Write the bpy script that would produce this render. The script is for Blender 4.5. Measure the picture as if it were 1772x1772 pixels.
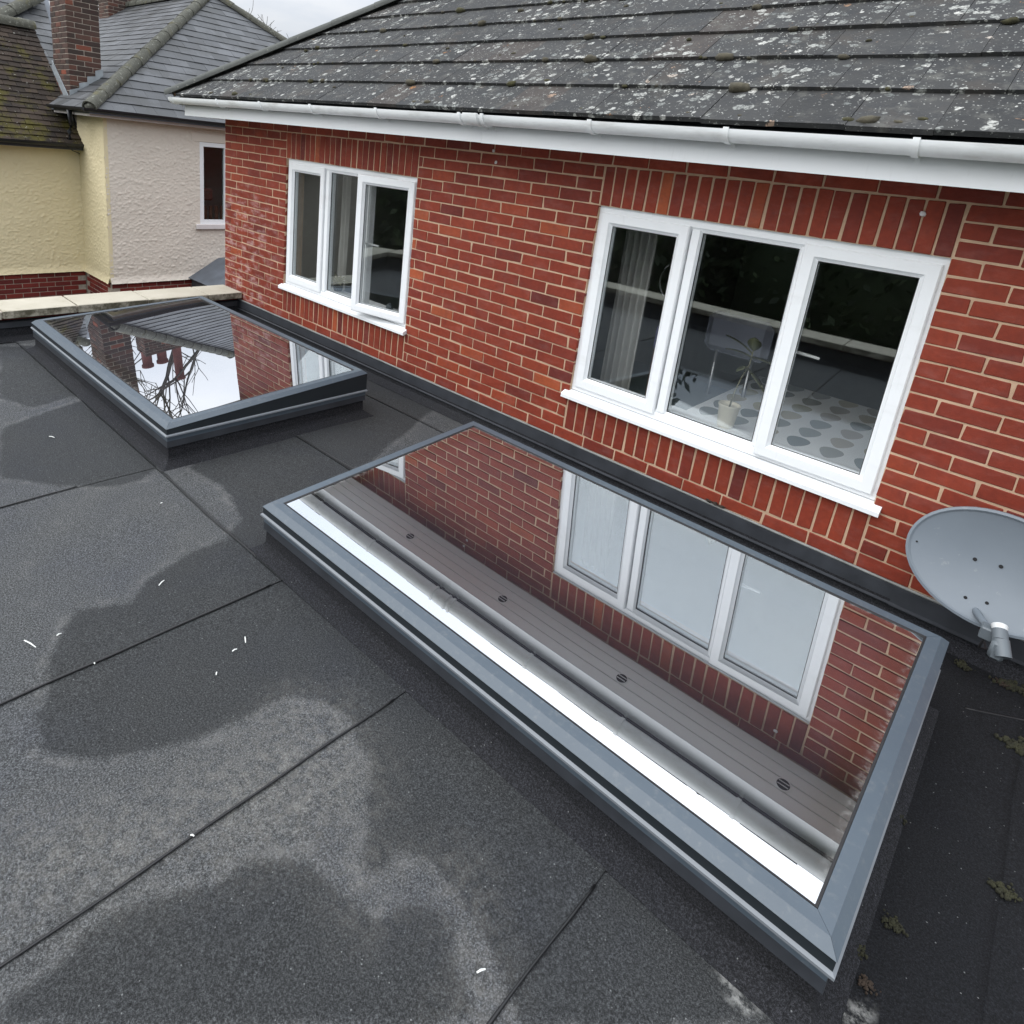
import bpy, math, random
import numpy as np
from mathutils import Vector, Matrix, noise

random.seed(7)
RNG = np.random.default_rng(7)
scn = bpy.context.scene
for o in list(bpy.data.objects):
    bpy.data.objects.remove(o)
COL = scn.collection

# ------------------------------------------------------------------ camera
# x runs along the brick wall, y into the house (wall face at y = 0), z = 0 at the
# bed joint under the sill bricks; the flat roof lies at z = -0.25
CAM = np.array([5.45474, -3.43811, 1.62974])
ROT = np.array([[0.721349, 0.684794, 0.103502],
                [0.269394, -0.13976, -0.952835],
                [-0.63803, 0.715209, -0.285295]])
FPX, CX, CY = 1142.48, 800.557, 607.357          # in pixels of the 1772 px photograph
ZR = -0.25                                       # flat roof
ZG = -3.3                                        # garden
cd = bpy.data.cameras.new('camera')
cam = bpy.data.objects.new('camera', cd)
COL.objects.link(cam)
m = Matrix.Identity(4)
for i in range(3):
    m[i][0] = ROT[0][i]; m[i][1] = -ROT[1][i]; m[i][2] = -ROT[2][i]; m[i][3] = CAM[i]
cam.matrix_world = m
cd.sensor_width = 36.0
cd.sensor_fit = 'HORIZONTAL'
cd.lens = FPX / 1772 * 36
cd.shift_x = (886 - CX) / 1772
cd.shift_y = -(886 - CY) / 1772
cd.clip_start = 0.05
cd.clip_end = 2000
scn.camera = cam
scn.render.resolution_x = scn.render.resolution_y = 1024


def pix(x, y, ax, val):
    """photograph pixel -> point on the plane coordinate[ax] = val"""
    d = ROT.T @ np.array([(x - CX) / FPX, (y - CY) / FPX, 1.0])
    return CAM + d * (val - CAM[ax]) / d[ax]


def proj(p):
    k = ROT @ (np.asarray(p, float) - CAM)
    if k[2] < .05:
        return None
    return k[0] / k[2] * FPX + CX, k[1] / k[2] * FPX + CY


# ------------------------------------------------------------------ sky, sun, exposure
SUN_EL, SUN_AZ = math.radians(47), math.radians(206)     # azimuth measured from +y clockwise
w = bpy.data.worlds.new('World')
scn.world = w
w.use_nodes = True
nt = w.node_tree
nt.nodes.clear()


def N(tree, typ, **kw):
    n = tree.nodes.new(typ)
    for k, v in kw.items():
        if k == 'inp':
            for a, b in v.items():
                n.inputs[a].default_value = b
        else:
            setattr(n, k, v)
    return n


L = nt.links.new
wo = N(nt, 'ShaderNodeOutputWorld')
tc = N(nt, 'ShaderNodeTexCoord')
sep = N(nt, 'ShaderNodeSeparateXYZ')
L(tc.outputs['Generated'], sep.inputs[0])
cl = N(nt, 'ShaderNodeMath', operation='MAXIMUM', inp={1: 0.0})
L(sep.outputs['Z'], cl.inputs[0])
# an overcast sky: zenith about three times as bright as the horizon
gr = N(nt, 'ShaderNodeMath', operation='MULTIPLY_ADD', inp={1: 1.62, 2: 0.33})
L(cl.outputs[0], gr.inputs[0])
den = N(nt, 'ShaderNodeMath', operation='ADD', inp={1: 0.16})
L(cl.outputs[0], den.inputs[0])
dv = N(nt, 'ShaderNodeVectorMath', operation='DIVIDE')
cmb = N(nt, 'ShaderNodeCombineXYZ')
for i in range(3):
    L(den.outputs[0], cmb.inputs[i])
L(tc.outputs['Generated'], dv.inputs[0]); L(cmb.outputs[0], dv.inputs[1])
nz = N(nt, 'ShaderNodeTexNoise', inp={'Scale': 1.1, 'Detail': 6.0, 'Roughness': 0.55})
L(dv.outputs[0], nz.inputs['Vector'])
rp = N(nt, 'ShaderNodeValToRGB')
rp.color_ramp.elements[0].position = .36; rp.color_ramp.elements[0].color = (.80, .87, .98, 1)
rp.color_ramp.elements[1].position = .66; rp.color_ramp.elements[1].color = (1.12, 1.13, 1.15, 1)
L(nz.outputs['Fac'], rp.inputs[0])
b2 = N(nt, 'ShaderNodeBackground')
L(rp.outputs[0], b2.inputs['Color']); L(gr.outputs[0], b2.inputs['Strength'])
sky = N(nt, 'ShaderNodeTexSky', sky_type='NISHITA', sun_disc=False)
sky.sun_elevation = SUN_EL; sky.sun_rotation = SUN_AZ
b1 = N(nt, 'ShaderNodeBackground', inp={'Strength': 0.06})
L(sky.outputs[0], b1.inputs['Color'])
mx = N(nt, 'ShaderNodeMixShader', inp={0: 0.9})
L(b1.outputs[0], mx.inputs[1]); L(b2.outputs[0], mx.inputs[2]); L(mx.outputs[0], wo.inputs[0])

sl = bpy.data.lights.new('sun', 'SUN')
sl.energy = 1.5
sl.angle = math.radians(72)
sl.color = (1.0, .985, .96)
sun = bpy.data.objects.new('sun', sl)
COL.objects.link(sun)
sd = Vector((math.sin(SUN_AZ) * math.cos(SUN_EL), math.cos(SUN_AZ) * math.cos(SUN_EL), math.sin(SUN_EL)))
sun.rotation_euler = sd.to_track_quat('Z', 'Y').to_euler()
sun.location = (0, -6, 9)
vs = scn.view_settings
scn.display_settings.display_device = 'sRGB'
vs.view_transform = 'Standard'
vs.look = 'None'
vs.exposure = 0.62
vs.gamma = 1
vs.use_curve_mapping = False
scn.render.engine = 'CYCLES'
scn.cycles.max_bounces = 7
scn.cycles.diffuse_bounces = 3
scn.cycles.glossy_bounces = 6
scn.cycles.transparent_max_bounces = 16
scn.cycles.transmission_bounces = 8


# ------------------------------------------------------------------ materials
def s(r, g, b):
    f = lambda c: (c / 255 / 12.92) if c / 255 <= .04045 else ((c / 255 + .055) / 1.055) ** 2.4
    return (f(r), f(g), f(b), 1)


class Mat:
    """small node-graph writer"""
    def __init__(self, name, rough=.6, spec=.5, metal=0.0):
        self.m = bpy.data.materials.new(name)
        self.m.use_nodes = True
        self.t = self.m.node_tree
        self.t.nodes.clear()
        self.out = N(self.t, 'ShaderNodeOutputMaterial')
        self.b = N(self.t, 'ShaderNodeBsdfPrincipled')
        self.b.inputs['Roughness'].default_value = rough
        self.b.inputs['Specular IOR Level'].default_value = spec
        self.b.inputs['Metallic'].default_value = metal
        self.t.links.new(self.b.outputs[0], self.out.inputs[0])
        self.geo = N(self.t, 'ShaderNodeNewGeometry')
        self.co = self.geo.outputs['Position']

    def link(self, a, b):
        self.t.links.new(a, b)

    def val(self, x, sock):
        if isinstance(x, (int, float)):
            sock.default_value = x
        elif isinstance(x, tuple):
            sock.default_value = x
        else:
            self.link(x, sock)

    def math(self, op, a, b=0.0, c=0.0, clamp=False):
        n = N(self.t, 'ShaderNodeMath', operation=op, use_clamp=clamp)
        for i, v in enumerate((a, b, c)):
            self.val(v, n.inputs[i])
        return n.outputs[0]

    def scaled(self, vec, sc, off=(0, 0, 0)):
        n = N(self.t, 'ShaderNodeMapping')
        n.inputs['Scale'].default_value = sc
        n.inputs['Location'].default_value = off
        self.link(vec, n.inputs[0])
        return n.outputs[0]

    def noise(self, scale, detail=4.0, rough=.55, vec=None, dist=0.0, color=False):
        n = N(self.t, 'ShaderNodeTexNoise', inp={'Scale': scale, 'Detail': detail, 'Roughness': rough, 'Distortion': dist})
        self.link(vec if vec is not None else self.co, n.inputs['Vector'])
        return n.outputs['Color' if color else 'Fac']

    def voro(self, scale, feature='F1', out='Distance', vec=None, rnd=1.0):
        n = N(self.t, 'ShaderNodeTexVoronoi', feature=feature, inp={'Scale': scale, 'Randomness': rnd})
        self.link(vec if vec is not None else self.co, n.inputs['Vector'])
        return n.outputs[out]

    def ramp(self, fac, stops):
        n = N(self.t, 'ShaderNodeValToRGB')
        e = n.color_ramp.elements
        while len(e) < len(stops):
            e.new(.5)
        for i, (p, c) in enumerate(stops):
            e[i].position = p
            e[i].color = c if len(c) == 4 else (*c, 1)
        self.link(fac, n.inputs[0])
        return n.outputs[0]

    def step(self, fac, lo, hi):
        n = N(self.t, 'ShaderNodeMapRange', interpolation_type='SMOOTHSTEP')
        self.link(fac, n.inputs[0])
        n.inputs[1].default_value = lo
        n.inputs[2].default_value = hi
        return n.outputs[0]

    def mix(self, f, a, b, mode='MIX'):
        n = N(self.t, 'ShaderNodeMix', data_type='RGBA', blend_type=mode)
        self.val(f, n.inputs[0]); self.val(a, n.inputs[6]); self.val(b, n.inputs[7])
        return n.outputs[2]

    def attr(self, name):
        return N(self.t, 'ShaderNodeAttribute', attribute_name=name).outputs['Fac']

    def rnd(self):
        o = N(self.t, 'ShaderNodeObjectInfo').outputs['Random']
        return self.math('FRACT', self.math('ADD', o, self.geo.outputs['Random Per Island']))

    def color(self, c):
        self.val(c, self.b.inputs['Base Color'])

    def rough(self, c):
        self.val(c, self.b.inputs['Roughness'])

    def bump(self, h, strength=.4, dist=.01):
        n = N(self.t, 'ShaderNodeBump', inp={'Strength': strength, 'Distance': dist})
        self.link(h, n.inputs['Height'])
        self.link(n.outputs[0], self.b.inputs['Normal'])


def plain(name, c, rough=.5, vary=.08, nscale=6, bump=0, spec=.5, metal=0):
    M = Mat(name, rough, spec, metal)
    n = M.noise(nscale, 5)
    lo = tuple(x * (1 - vary) for x in c[:3]) + (1,)
    hi = tuple(min(1, x * (1 + vary)) for x in c[:3]) + (1,)
    M.color(M.ramp(n, [(.3, lo), (.7, hi)]))
    M.rough(M.math('MULTIPLY_ADD', n, .2, rough - .1))
    if bump:
        M.bump(M.noise(nscale * 12, 3), bump, .004)
    return M.m


MT = {}


def mk_brick(name, stops, eff=True, rough=.72):
    M = Mat(name, rough, .35)
    r = M.rnd()
    c = M.ramp(r, stops)
    n = M.noise(9, 5, .6)
    c = M.mix(M.math('MULTIPLY', M.step(n, .45, .75), .30), c, s(84, 36, 34), 'MIX')
    n2 = M.noise(40, 4, .6)
    c = M.mix(.75, c, M.ramp(M.noise(1.1, 6, .7, M.scaled(M.co, (1.6, 1, .7))), [(.3, (.74, .72, .72)), (.7, (1.14, 1.14, 1.14))]), 'MULTIPLY')
    c = M.mix(.8, c, M.ramp(n2, [(.25, (.80, .80, .82)), (.75, (1.15, 1.10, 1.06))]), 'MULTIPLY')
    if eff:   # lime bloom, strongest on the bricks by the corner
        sx = N(M.t, 'ShaderNodeSeparateXYZ'); M.link(M.co, sx.inputs[0])
        side = M.math('SUBTRACT', 1.0, M.step(sx.outputs['X'], -.7, .2))
        low = M.math('SUBTRACT', 1.0, M.step(sx.outputs['Z'], .75, 1.25))
        pat = M.step(M.noise(6.5, 6, .65, M.scaled(M.co, (1, 1, 2.4))), .46, .72)
        e = M.math('MULTIPLY', M.math('MULTIPLY_ADD', M.math('MULTIPLY', side, low), .55, .05), pat)
        c = M.mix(e, c, s(205, 180, 178))
    M.color(c)
    M.bump(M.math('ADD', M.noise(160, 3), M.math('MULTIPLY', n2, .8)), .35, .002)
    return M.m


BRICK_STOPS = [(0, s(96, 38, 32)), (.03, s(112, 43, 31)), (.30, s(124, 48, 31)), (.90, s(133, 54, 34)), (.96, s(143, 63, 38)), (1, s(157, 79, 46))]
MT['brick'] = mk_brick('red_brick', BRICK_STOPS)
MT['plinth_brick'] = mk_brick('plinth_brick', [(0, s(96, 38, 37)), (.5, s(112, 42, 38)), (1, s(126, 50, 43))], False)
MT['chimney_brick'] = mk_brick('weathered_chimney_brick', [(0, s(56, 49, 45)), (.35, s(72, 58, 52)), (.85, s(86, 64, 56)), (.95, s(98, 68, 57)), (1, s(136, 74, 55))], False, .85)
M = Mat('mortar', .9, .2)
M.color(M.mix(.8, M.mix(M.noise(14, 5), s(168, 138, 114), s(208, 180, 152)), M.ramp(M.noise(2.3, 6, .7), [(.3, (.72, .70, .70)), (.7, (1.1, 1.1, 1.1))]), 'MULTIPLY'))
M.bump(M.noise(220, 3), .5, .002)
MT['mortar'] = M.m
MT['old_mortar'] = plain('old_mortar', s(160, 150, 138), .9, .2, 20, .3)
# white plastic with faint dirt
M = Mat('white_pvc', .32, .45)
g = M.step(M.noise(7, 6, .6, M.scaled(M.co, (.35, 1, 1.6))), .52, .8)
g2 = M.step(M.noise(55, 5, .7, M.scaled(M.co, (1, 1, .12))), .56, .78)
M.color(M.mix(M.math('ADD', M.math('MULTIPLY', g, .14), M.math('MULTIPLY', g2, .10)), (.80, .82, .83, 1), s(150, 147, 136)))
MT['pvc'] = M.m
M = Mat('gutter_pvc', .52, .4)
g = M.step(M.noise(5, 7, .65, M.scaled(M.co, (.6, 1, 2.5))), .45, .8)
M.color(M.mix(M.math('MULTIPLY', g, .48), (.79, .81, .81, 1), s(134, 129, 118)))
MT['gutter'] = M.m
M = Mat('soffit_pvc', .42, .4)
g = M.step(M.noise(3, 6, .6, M.scaled(M.co, (.5, 3, 1))), .4, .8)
M.color(M.mix(M.math('MULTIPLY', g, .15), (.88, .88, .86, 1), s(200, 194, 180)))
MT['soffit'] = M.m
MT['dark_vent'] = plain('dark_vent', s(22, 21, 20), .8)
MT['seal'] = plain('rubber_seal', s(28, 28, 30), .6)
MT['rust'] = plain('weathered_trim', s(120, 122, 120), .5, .25, 9)


def fade_glass(name, ior, tint=(1, 1, 1, 1)):
    m = bpy.data.materials.new(name)
    m.use_nodes = True
    t = m.node_tree
    t.nodes.clear()
    o = N(t, 'ShaderNodeOutputMaterial')
    f = N(t, 'ShaderNodeFresnel', inp={'IOR': ior})
    # thin pane without refraction: the far face reflects like the near one
    ge = N(t, 'ShaderNodeNewGeometry')
    ex = N(t, 'ShaderNodeMath', operation='MULTIPLY_ADD', inp={1: -2.0, 2: 1.0})
    pw = N(t, 'ShaderNodeMath', operation='POWER', inp={0: ior})
    t.links.new(ge.outputs['Backfacing'], ex.inputs[0]); t.links.new(ex.outputs[0], pw.inputs[1]); t.links.new(pw.outputs[0], f.inputs['IOR'])
    a = N(t, 'ShaderNodeBsdfTransparent', inp={'Color': tint})
    g = N(t, 'ShaderNodeBsdfGlossy', inp={'Roughness': 0.0, 'Color': (.86, .95, 1, 1)})
    x = N(t, 'ShaderNodeMixShader')
    t.links.new(f.outputs[0], x.inputs[0]); t.links.new(a.outputs[0], x.inputs[1])
    t.links.new(g.outputs[0], x.inputs[2]); t.links.new(x.outputs[0], o.inputs[0])
    return m


MT['pane'] = fade_glass('window_glass', 1.9, (.985, .99, .985, 1))
MT['far_pane'] = fade_glass('far_window_glass', 1.45, (.8, .85, .85, 1))

# solar control roof glazing: dark mirror with a bluish body, black printed border
M = Mat('solar_glass', .0, .5)
lw = N(M.t, 'ShaderNodeFresnel', inp={'IOR': 2.3})
fac = M.math('MULTIPLY_ADD', lw.outputs[0], .50, .57, clamp=True)
gl = N(M.t, 'ShaderNodeBsdfGlossy', inp={'Roughness': 0.0, 'Color': (.90, .92, .95, 1)})
body = N(M.t, 'ShaderNodeBsdfDiffuse')
frit = M.attr('frit')
M.link(M.mix(frit, (.012, .012, .020, 1), (.003, .003, .003, 1)), body.inputs['Color'])
xs = N(M.t, 'ShaderNodeMixShader')
M.link(fac, xs.inputs[0]); M.link(body.outputs[0], xs.inputs[1]); M.link(gl.outputs[0], xs.inputs[2])
dust = N(M.t, 'ShaderNodeBsdfDiffuse', inp={'Color': (.45, .44, .42, 1)})
spots = M.math('MULTIPLY', M.step(M.noise(70, 4, .7), .60, .74), M.step(M.noise(5, 4), .45, .7))
edge_d = M.math('MULTIPLY', M.attr('rimd'), M.step(M.noise(40, 5, .7), .42, .70))
df = M.math('ADD', M.math('MULTIPLY_ADD', spots, .09, .016), M.math('MULTIPLY', edge_d, .35), clamp=True)
xd = N(M.t, 'ShaderNodeMixShader')
M.link(df, xd.inputs[0]); M.link(xs.outputs[0], xd.inputs[1]); M.link(dust.outputs[0], xd.inputs[2])
M.link(xd.outputs[0], M.out.inputs[0])
MT['solar'] = M.m

# powder coated aluminium
M = Mat('anthracite_aluminium', .36, .5)
M.color(M.mix(M.noise(5, 5), s(68, 78, 87), s(76, 86, 95)))
M.color(M.mix(M.math('MULTIPLY', M.step(M.noise(34, 6, .75), .50, .78), .16), M.mix(M.noise(5, 5), s(66, 76, 85), s(76, 86, 95)), s(150, 148, 140)))
M.rough(M.math('MULTIPLY_ADD', M.noise(30, 4), .15, .32))
M.bump(M.noise(900, 2), .06, .001)
MT['alu'] = M.m
MT['alu_edge'] = plain('bare_aluminium_edge', s(112, 117, 122), .5, .08, 12)
MT['alu_dark'] = plain('dark_frame_strip', s(30, 36, 40), .5, .1)


def felt(name, attrs=True, dry=(.050, .052, .0545), fresh=False):
    M = Mat(name, .9, .25)
    n1 = M.noise(520, 3, .75)
    n2 = M.noise(170, 4, .8)
    n3 = M.noise(2.2, 5, .6)
    gran = M.math('ADD', M.math('MULTIPLY', n1, .55), M.math('MULTIPLY', n2, .65))
    lo = tuple(x * .16 for x in dry); hi = tuple(x * 3.6 for x in dry)
    base = M.ramp(gran, [(.47, lo), (.60, dry), (.73, hi)])
    base = M.mix(.35, base, M.ramp(n3, [(.25, (.36, .38, .46)), (.5, (.52, .52, .50)), (.75, (.62, .60, .53))]), 'OVERLAY')
    if attrs:
        wet, pale, dark, wht = (M.attr(k) for k in ('wet', 'pale', 'dark', 'smear'))
        edge = M.math('ADD', M.math('MULTIPLY_ADD', M.noise(4.5, 7, .72), 1.0, -.5), M.math('MULTIPLY_ADD', M.noise(40, 4, .7), .30, -.15))
        wetn = M.step(M.math('ADD', wet, edge), .30, .66)
        tide = M.math('MULTIPLY', M.step(M.math('ADD', wet, edge), -.02, .26), M.math('SUBTRACT', 1.0, wetn))
        base = M.mix(M.math('MULTIPLY', wetn, .90), base, M.mix(1.0, base, (.44, .45, .455, 1), 'MULTIPLY'))
        pn = M.math('MULTIPLY', pale, M.step(M.noise(24, 8, .8), .38, .66))
        base = M.mix(M.math('MULTIPLY', pn, .36), base, M.mix(gran, s(46, 45, 43), s(168, 164, 156)))
        base = M.mix(M.math('MULTIPLY', M.math('MULTIPLY', tide, M.step(M.noise(14, 7, .75), .42, .66)), .18), base, s(140, 138, 134))
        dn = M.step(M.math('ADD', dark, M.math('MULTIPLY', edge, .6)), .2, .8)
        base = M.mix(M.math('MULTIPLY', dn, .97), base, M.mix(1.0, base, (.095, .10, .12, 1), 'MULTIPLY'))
        wn = M.math('MULTIPLY', wht, M.step(M.noise(38, 5, .7), .40, .62))
        base = M.mix(M.math('MULTIPLY', wn, .8), base, s(186, 186, 182))
        M.rough(M.math('MULTIPLY_ADD', wetn, -.16, .92))
    fl = M.voro(150, out='Color')
    fx = N(M.t, 'ShaderNodeSeparateColor'); M.link(fl, fx.inputs[0])
    dot = M.math('MULTIPLY', M.math('GREATER_THAN', fx.outputs[0], .99), M.math('LESS_THAN', M.voro(150), .28))
    base = M.mix(M.math('MULTIPLY', dot, .5), base, s(150, 152, 152))
    M.color(base)
    M.bump(M.math('ADD', gran, M.math('MULTIPLY', M.noise(18, 4), 1.1)), .8, .006)
    return M.m


MT['felt'] = felt('mineral_felt')
MT['felt_new'] = felt('upstand_felt', False, (.0145, .015, .0175))
MT['bitumen'] = plain('bitumen', s(17, 17, 19), .45, .3, 40)
MT['flash'] = plain('black_flashing', s(46, 49, 54), .55, .25, 8, .15)
# main roof tiles: concrete with lichen
M = Mat('concrete_tile', .88, .25)
r = M.rnd()
c = M.ramp(r, [(0, s(50, 51, 52)), (.5, s(54, 55, 56)), (.93, s(58, 59, 60)), (1, s(64, 60, 58))])
c = M.mix(.7, c, M.ramp(M.noise(7, 7, .72), [(.3, (.34, .35, .37)), (.7, (.66, .63, .58))]), 'OVERLAY')
c = M.mix(M.math('MULTIPLY', M.step(M.noise(4.0, 6, .7), .52, .70), .45), c, s(72, 66, 60))
c = M.mix(M.math('MULTIPLY', M.step(M.noise(9.0, 6, .75), .52, .68), .5), c, s(98, 98, 93))
wv = M.mix(.035, M.co, M.noise(26, 3, color=True), 'ADD')
dens = M.step(M.noise(1.6, 5, .65), .34, .60)
cfx = N(M.t, 'ShaderNodeSeparateColor'); M.link(M.voro(21, out='Color', vec=wv), cfx.inputs[0])
d1 = M.voro(21, vec=wv)
rad = M.math('MULTIPLY', cfx.outputs[1], M.math('MULTIPLY_ADD', dens, .46, .16))
blob = M.math('SUBTRACT', 1.0, M.step(M.math('SUBTRACT', d1, rad), -.06, .03))
keep = M.math('GREATER_THAN', cfx.outputs[0], .24)
lich = M.math('MULTIPLY', blob, keep)
hole = M.math('MULTIPLY', M.step(M.noise(75, 4, .7), .34, .62), lich)
cfy = N(M.t, 'ShaderNodeSeparateColor'); M.link(M.voro(85, out='Color', vec=wv), cfy.inputs[0])
d2 = M.math('SUBTRACT', 1.0, M.step(M.math('SUBTRACT', M.voro(85, vec=wv), M.math('MULTIPLY', cfy.outputs[1], .42)), -.05, .03))
small = M.math('MULTIPLY', M.math('MULTIPLY', d2, M.math('GREATER_THAN', cfy.outputs[0], .50)), M.math('MULTIPLY_ADD', dens, .6, .4))
tot = M.math('MAXIMUM', hole, M.math('MULTIPLY', small, .8))
lc = M.ramp(cfx.outputs[2], [(0, s(110, 114, 112)), (.5, s(158, 160, 155)), (.975, s(196, 196, 190)), (.995, s(150, 104, 60))])
c = M.mix(M.math('MULTIPLY', tot, .85), c, lc)
M.color(c)
M.bump(M.math('ADD', M.noise(60, 5, .7), M.math('MULTIPLY', tot, .5)), .5, .006)
MT['tile'] = M.m
# hip caps / ridge: cement grey with lichen crust
M = Mat('lichen_ridge', .9, .2)
c = M.mix(M.noise(6, 6, .7), s(62, 62, 56), s(98, 98, 90))
c = M.mix(M.step(M.noise(22, 6, .75), .55, .68), c, s(142, 144, 134))
c = M.mix(M.math('MULTIPLY', M.step(M.noise(5, 4), .55, .7), .6), c, s(92, 88, 62))
M.color(c); M.bump(M.noise(45, 5, .7), .8, .015)
MT['ridge'] = M.m
M = Mat('cement_hip', .85, .3)
c = M.mix(M.noise(5, 6, .7), s(58, 60, 58), s(96, 98, 94))
M.color(M.mix(M.step(M.noise(26, 5, .7), .62, .74), c, s(160, 160, 150)))
M.bump(M.noise(60, 4), .5, .006)
MT['hipcap'] = M.m
# natural slate
M = Mat('slate', .5, .5)
r = M.rnd()
c = M.ramp(r, [(0, s(46, 48, 50)), (.5, s(60, 62, 65)), (1, s(80, 82, 85))])
c = M.mix(M.math('MULTIPLY', M.step(M.noise(1.8, 5, .65), .45, .62), .7), c, s(42, 43, 42))
c = M.mix(M.math('MULTIPLY', M.step(M.noise(14, 5, .7), .64, .72), .5), c, s(120, 122, 118))
M.color(c); M.bump(M.noise(30, 4), .25, .006)
MT['slate'] = M.m
# old clay tiles under moss
M = Mat('mossy_tile', .92, .2)
r = M.rnd()
c = M.ramp(r, [(0, s(40, 36, 33)), (.5, s(52, 45, 40)), (1, s(64, 55, 48))])
sx = N(M.t, 'ShaderNodeSeparateXYZ'); M.link(M.co, sx.inputs[0])
low = M.math('SUBTRACT', 1.0, M.step(sx.outputs['Z'], 1.4, 2.3))
ms = M.step(M.math('ADD', M.noise(3.5, 6, .7), M.math('MULTIPLY', low, .10)), .54, .70)
c = M.mix(ms, c, M.mix(M.noise(24, 3), s(44, 42, 22), s(84, 78, 36)))
c = M.mix(M.step(M.noise(17, 5, .7), .64, .72), c, s(208, 206, 196))
M.color(c); M.bump(M.noise(40, 4), .6, .012)
MT['moss_tile'] = M.m
MT['moss'] = plain('moss', s(58, 56, 34), .95, .5, 30, .6)
MT['moss_dark'] = plain('dark_moss', s(40, 40, 24), .95, .5, 40, .6)
MT['moss_brown'] = plain('brown_moss', s(70, 66, 54), .95, .45, 30, .6)


def render_mat(name, c):
    M = Mat(name, .9, .2)
    n = M.noise(1.6, 5, .6)
    hi = c; lo = tuple(x * .86 for x in c[:3]) + (1,)
    cc = M.mix(n, lo, hi)
    st = M.step(M.noise(5, 6, .7, M.scaled(M.co, (1, 1, .25))), .6, .8)
    cc = M.mix(M.math('MULTIPLY', st, .25), cc, tuple(x * .62 for x in c[:3]) + (1,))
    M.color(cc)
    M.bump(M.noise(60, 4), .4, .006)
    return M.m


MT['render_yellow'] = render_mat('cream_yellow_render', (.75, .655, .43, 1))
MT['render_pink'] = render_mat('pale_stone_render', (.72, .655, .57, 1))
MT['white_wood'] = plain('white_painted_wood', s(214, 208, 206), .6, .06)
MT['black_pvc'] = plain('black_gutter', s(34, 36, 40), .4, .2)
MT['lead'] = plain('lead_flashing', s(140, 146, 150), .55, .22, 9, .1)
MT['lead_dark'] = plain('weathered_lead', s(84, 90, 98), .5, .22, 6, .1)
MT['pot_red'] = plain('terracotta_pot', s(104, 56, 50), .8, .2, 8)
# coping stones
M = Mat('coping_stone', .88, .25)
c = M.mix(M.noise(3, 6, .6), s(150, 144, 128), s(184, 178, 164))
c = M.mix(M.math('MULTIPLY', M.step(M.noise(7, 6, .7), .55, .75), .5), c, s(126, 120, 98))
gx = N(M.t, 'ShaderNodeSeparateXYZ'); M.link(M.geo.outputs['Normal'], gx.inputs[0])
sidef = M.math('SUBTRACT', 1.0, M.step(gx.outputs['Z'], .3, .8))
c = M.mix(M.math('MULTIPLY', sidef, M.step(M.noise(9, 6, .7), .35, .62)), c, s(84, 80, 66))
M.color(c); M.bump(M.noise(90, 4), .4, .004)
MT['coping'] = M.m
# satellite dish paint
M = Mat('dish_paint', .45, .4)
c = M.mix(M.noise(4, 6, .6), s(101, 109, 117), s(114, 122, 129))
M.color(M.mix(M.math('MULTIPLY', M.step(M.noise(26, 5, .7), .62, .75), .25), c, s(176, 176, 168)))
M.bump(M.noise(500, 2), .1, .001)
MT['dish'] = M.m
MT['dish_dark'] = plain('dark_hole', s(14, 14, 16), .8)
MT['lnb'] = plain('grey_plastic', s(92, 99, 104), .45, .1)
MT['lnb_cap'] = plain('white_plastic_cap', s(196, 198, 198), .4, .04)
# inside the rooms
MT['room'] = plain('dim_room_wall', (.36, .36, .34, 1), .8)
MT['curtain'] = plain('grey_white_curtain', s(176, 176, 172), .9, .12, 3)
MT['desk'] = plain('grey_desk', s(122, 134, 140), .4, .05)
MT['terracotta'] = plain('cream_pot', s(196, 190, 172), .6, .06)
MT['leafm'] = plain('dull_green_leaf', s(88, 92, 66), .5, .2)
MT['stem'] = plain('plant_stem', s(110, 108, 84), .7, .2)
MT['lav'] = plain('lavender_enamel', s(96, 96, 132), .35, .1)
MT['brown'] = plain('brown_wood', s(98, 62, 46), .5, .2)
MT['steel'] = plain('brushed_steel', s(170, 172, 174), .3, .08, 8, 0, .5, .9)
MT['screen'] = plain('grey_chair_fabric', s(120, 124, 136), .6, .08)
# oilcloth printed with leaves
M = Mat('leaf_print_cloth', .45, .4)
uv = M.scaled(M.co, (5.6, 4.6, 0))
fr = N(M.t, 'ShaderNodeVectorMath', operation='FRACTION'); M.link(uv, fr.inputs[0])
fs = N(M.t, 'ShaderNodeSeparateXYZ'); M.link(fr.outputs[0], fs.inputs[0])
ux = M.math('SUBTRACT', fs.outputs[0], .5); uy = M.math('SUBTRACT', fs.outputs[1], .52)
wd = M.math('MULTIPLY_ADD', fs.outputs[1], .30, .16)
ell = M.math('ADD', M.math('POWER', M.math('DIVIDE', ux, wd), 2.0), M.math('POWER', M.math('DIVIDE', uy, .44), 2.0))
leaf = M.math('LESS_THAN', ell, 1.0)
fl = N(M.t, 'ShaderNodeVectorMath', operation='FLOOR'); M.link(uv, fl.inputs[0])
wn = N(M.t, 'ShaderNodeTexWhiteNoise', noise_dimensions='3D'); M.link(fl.outputs[0], wn.inputs[0])
lc = M.ramp(wn.outputs[0], [(0, s(120, 128, 128)), (.35, s(150, 156, 154)), (.6, s(176, 168, 158)), (.85, s(194, 186, 148)), (1, s(110, 116, 122))])
M.color(M.mix(leaf, s(238, 240, 240), lc))
MT['cloth'] = M.m
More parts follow.
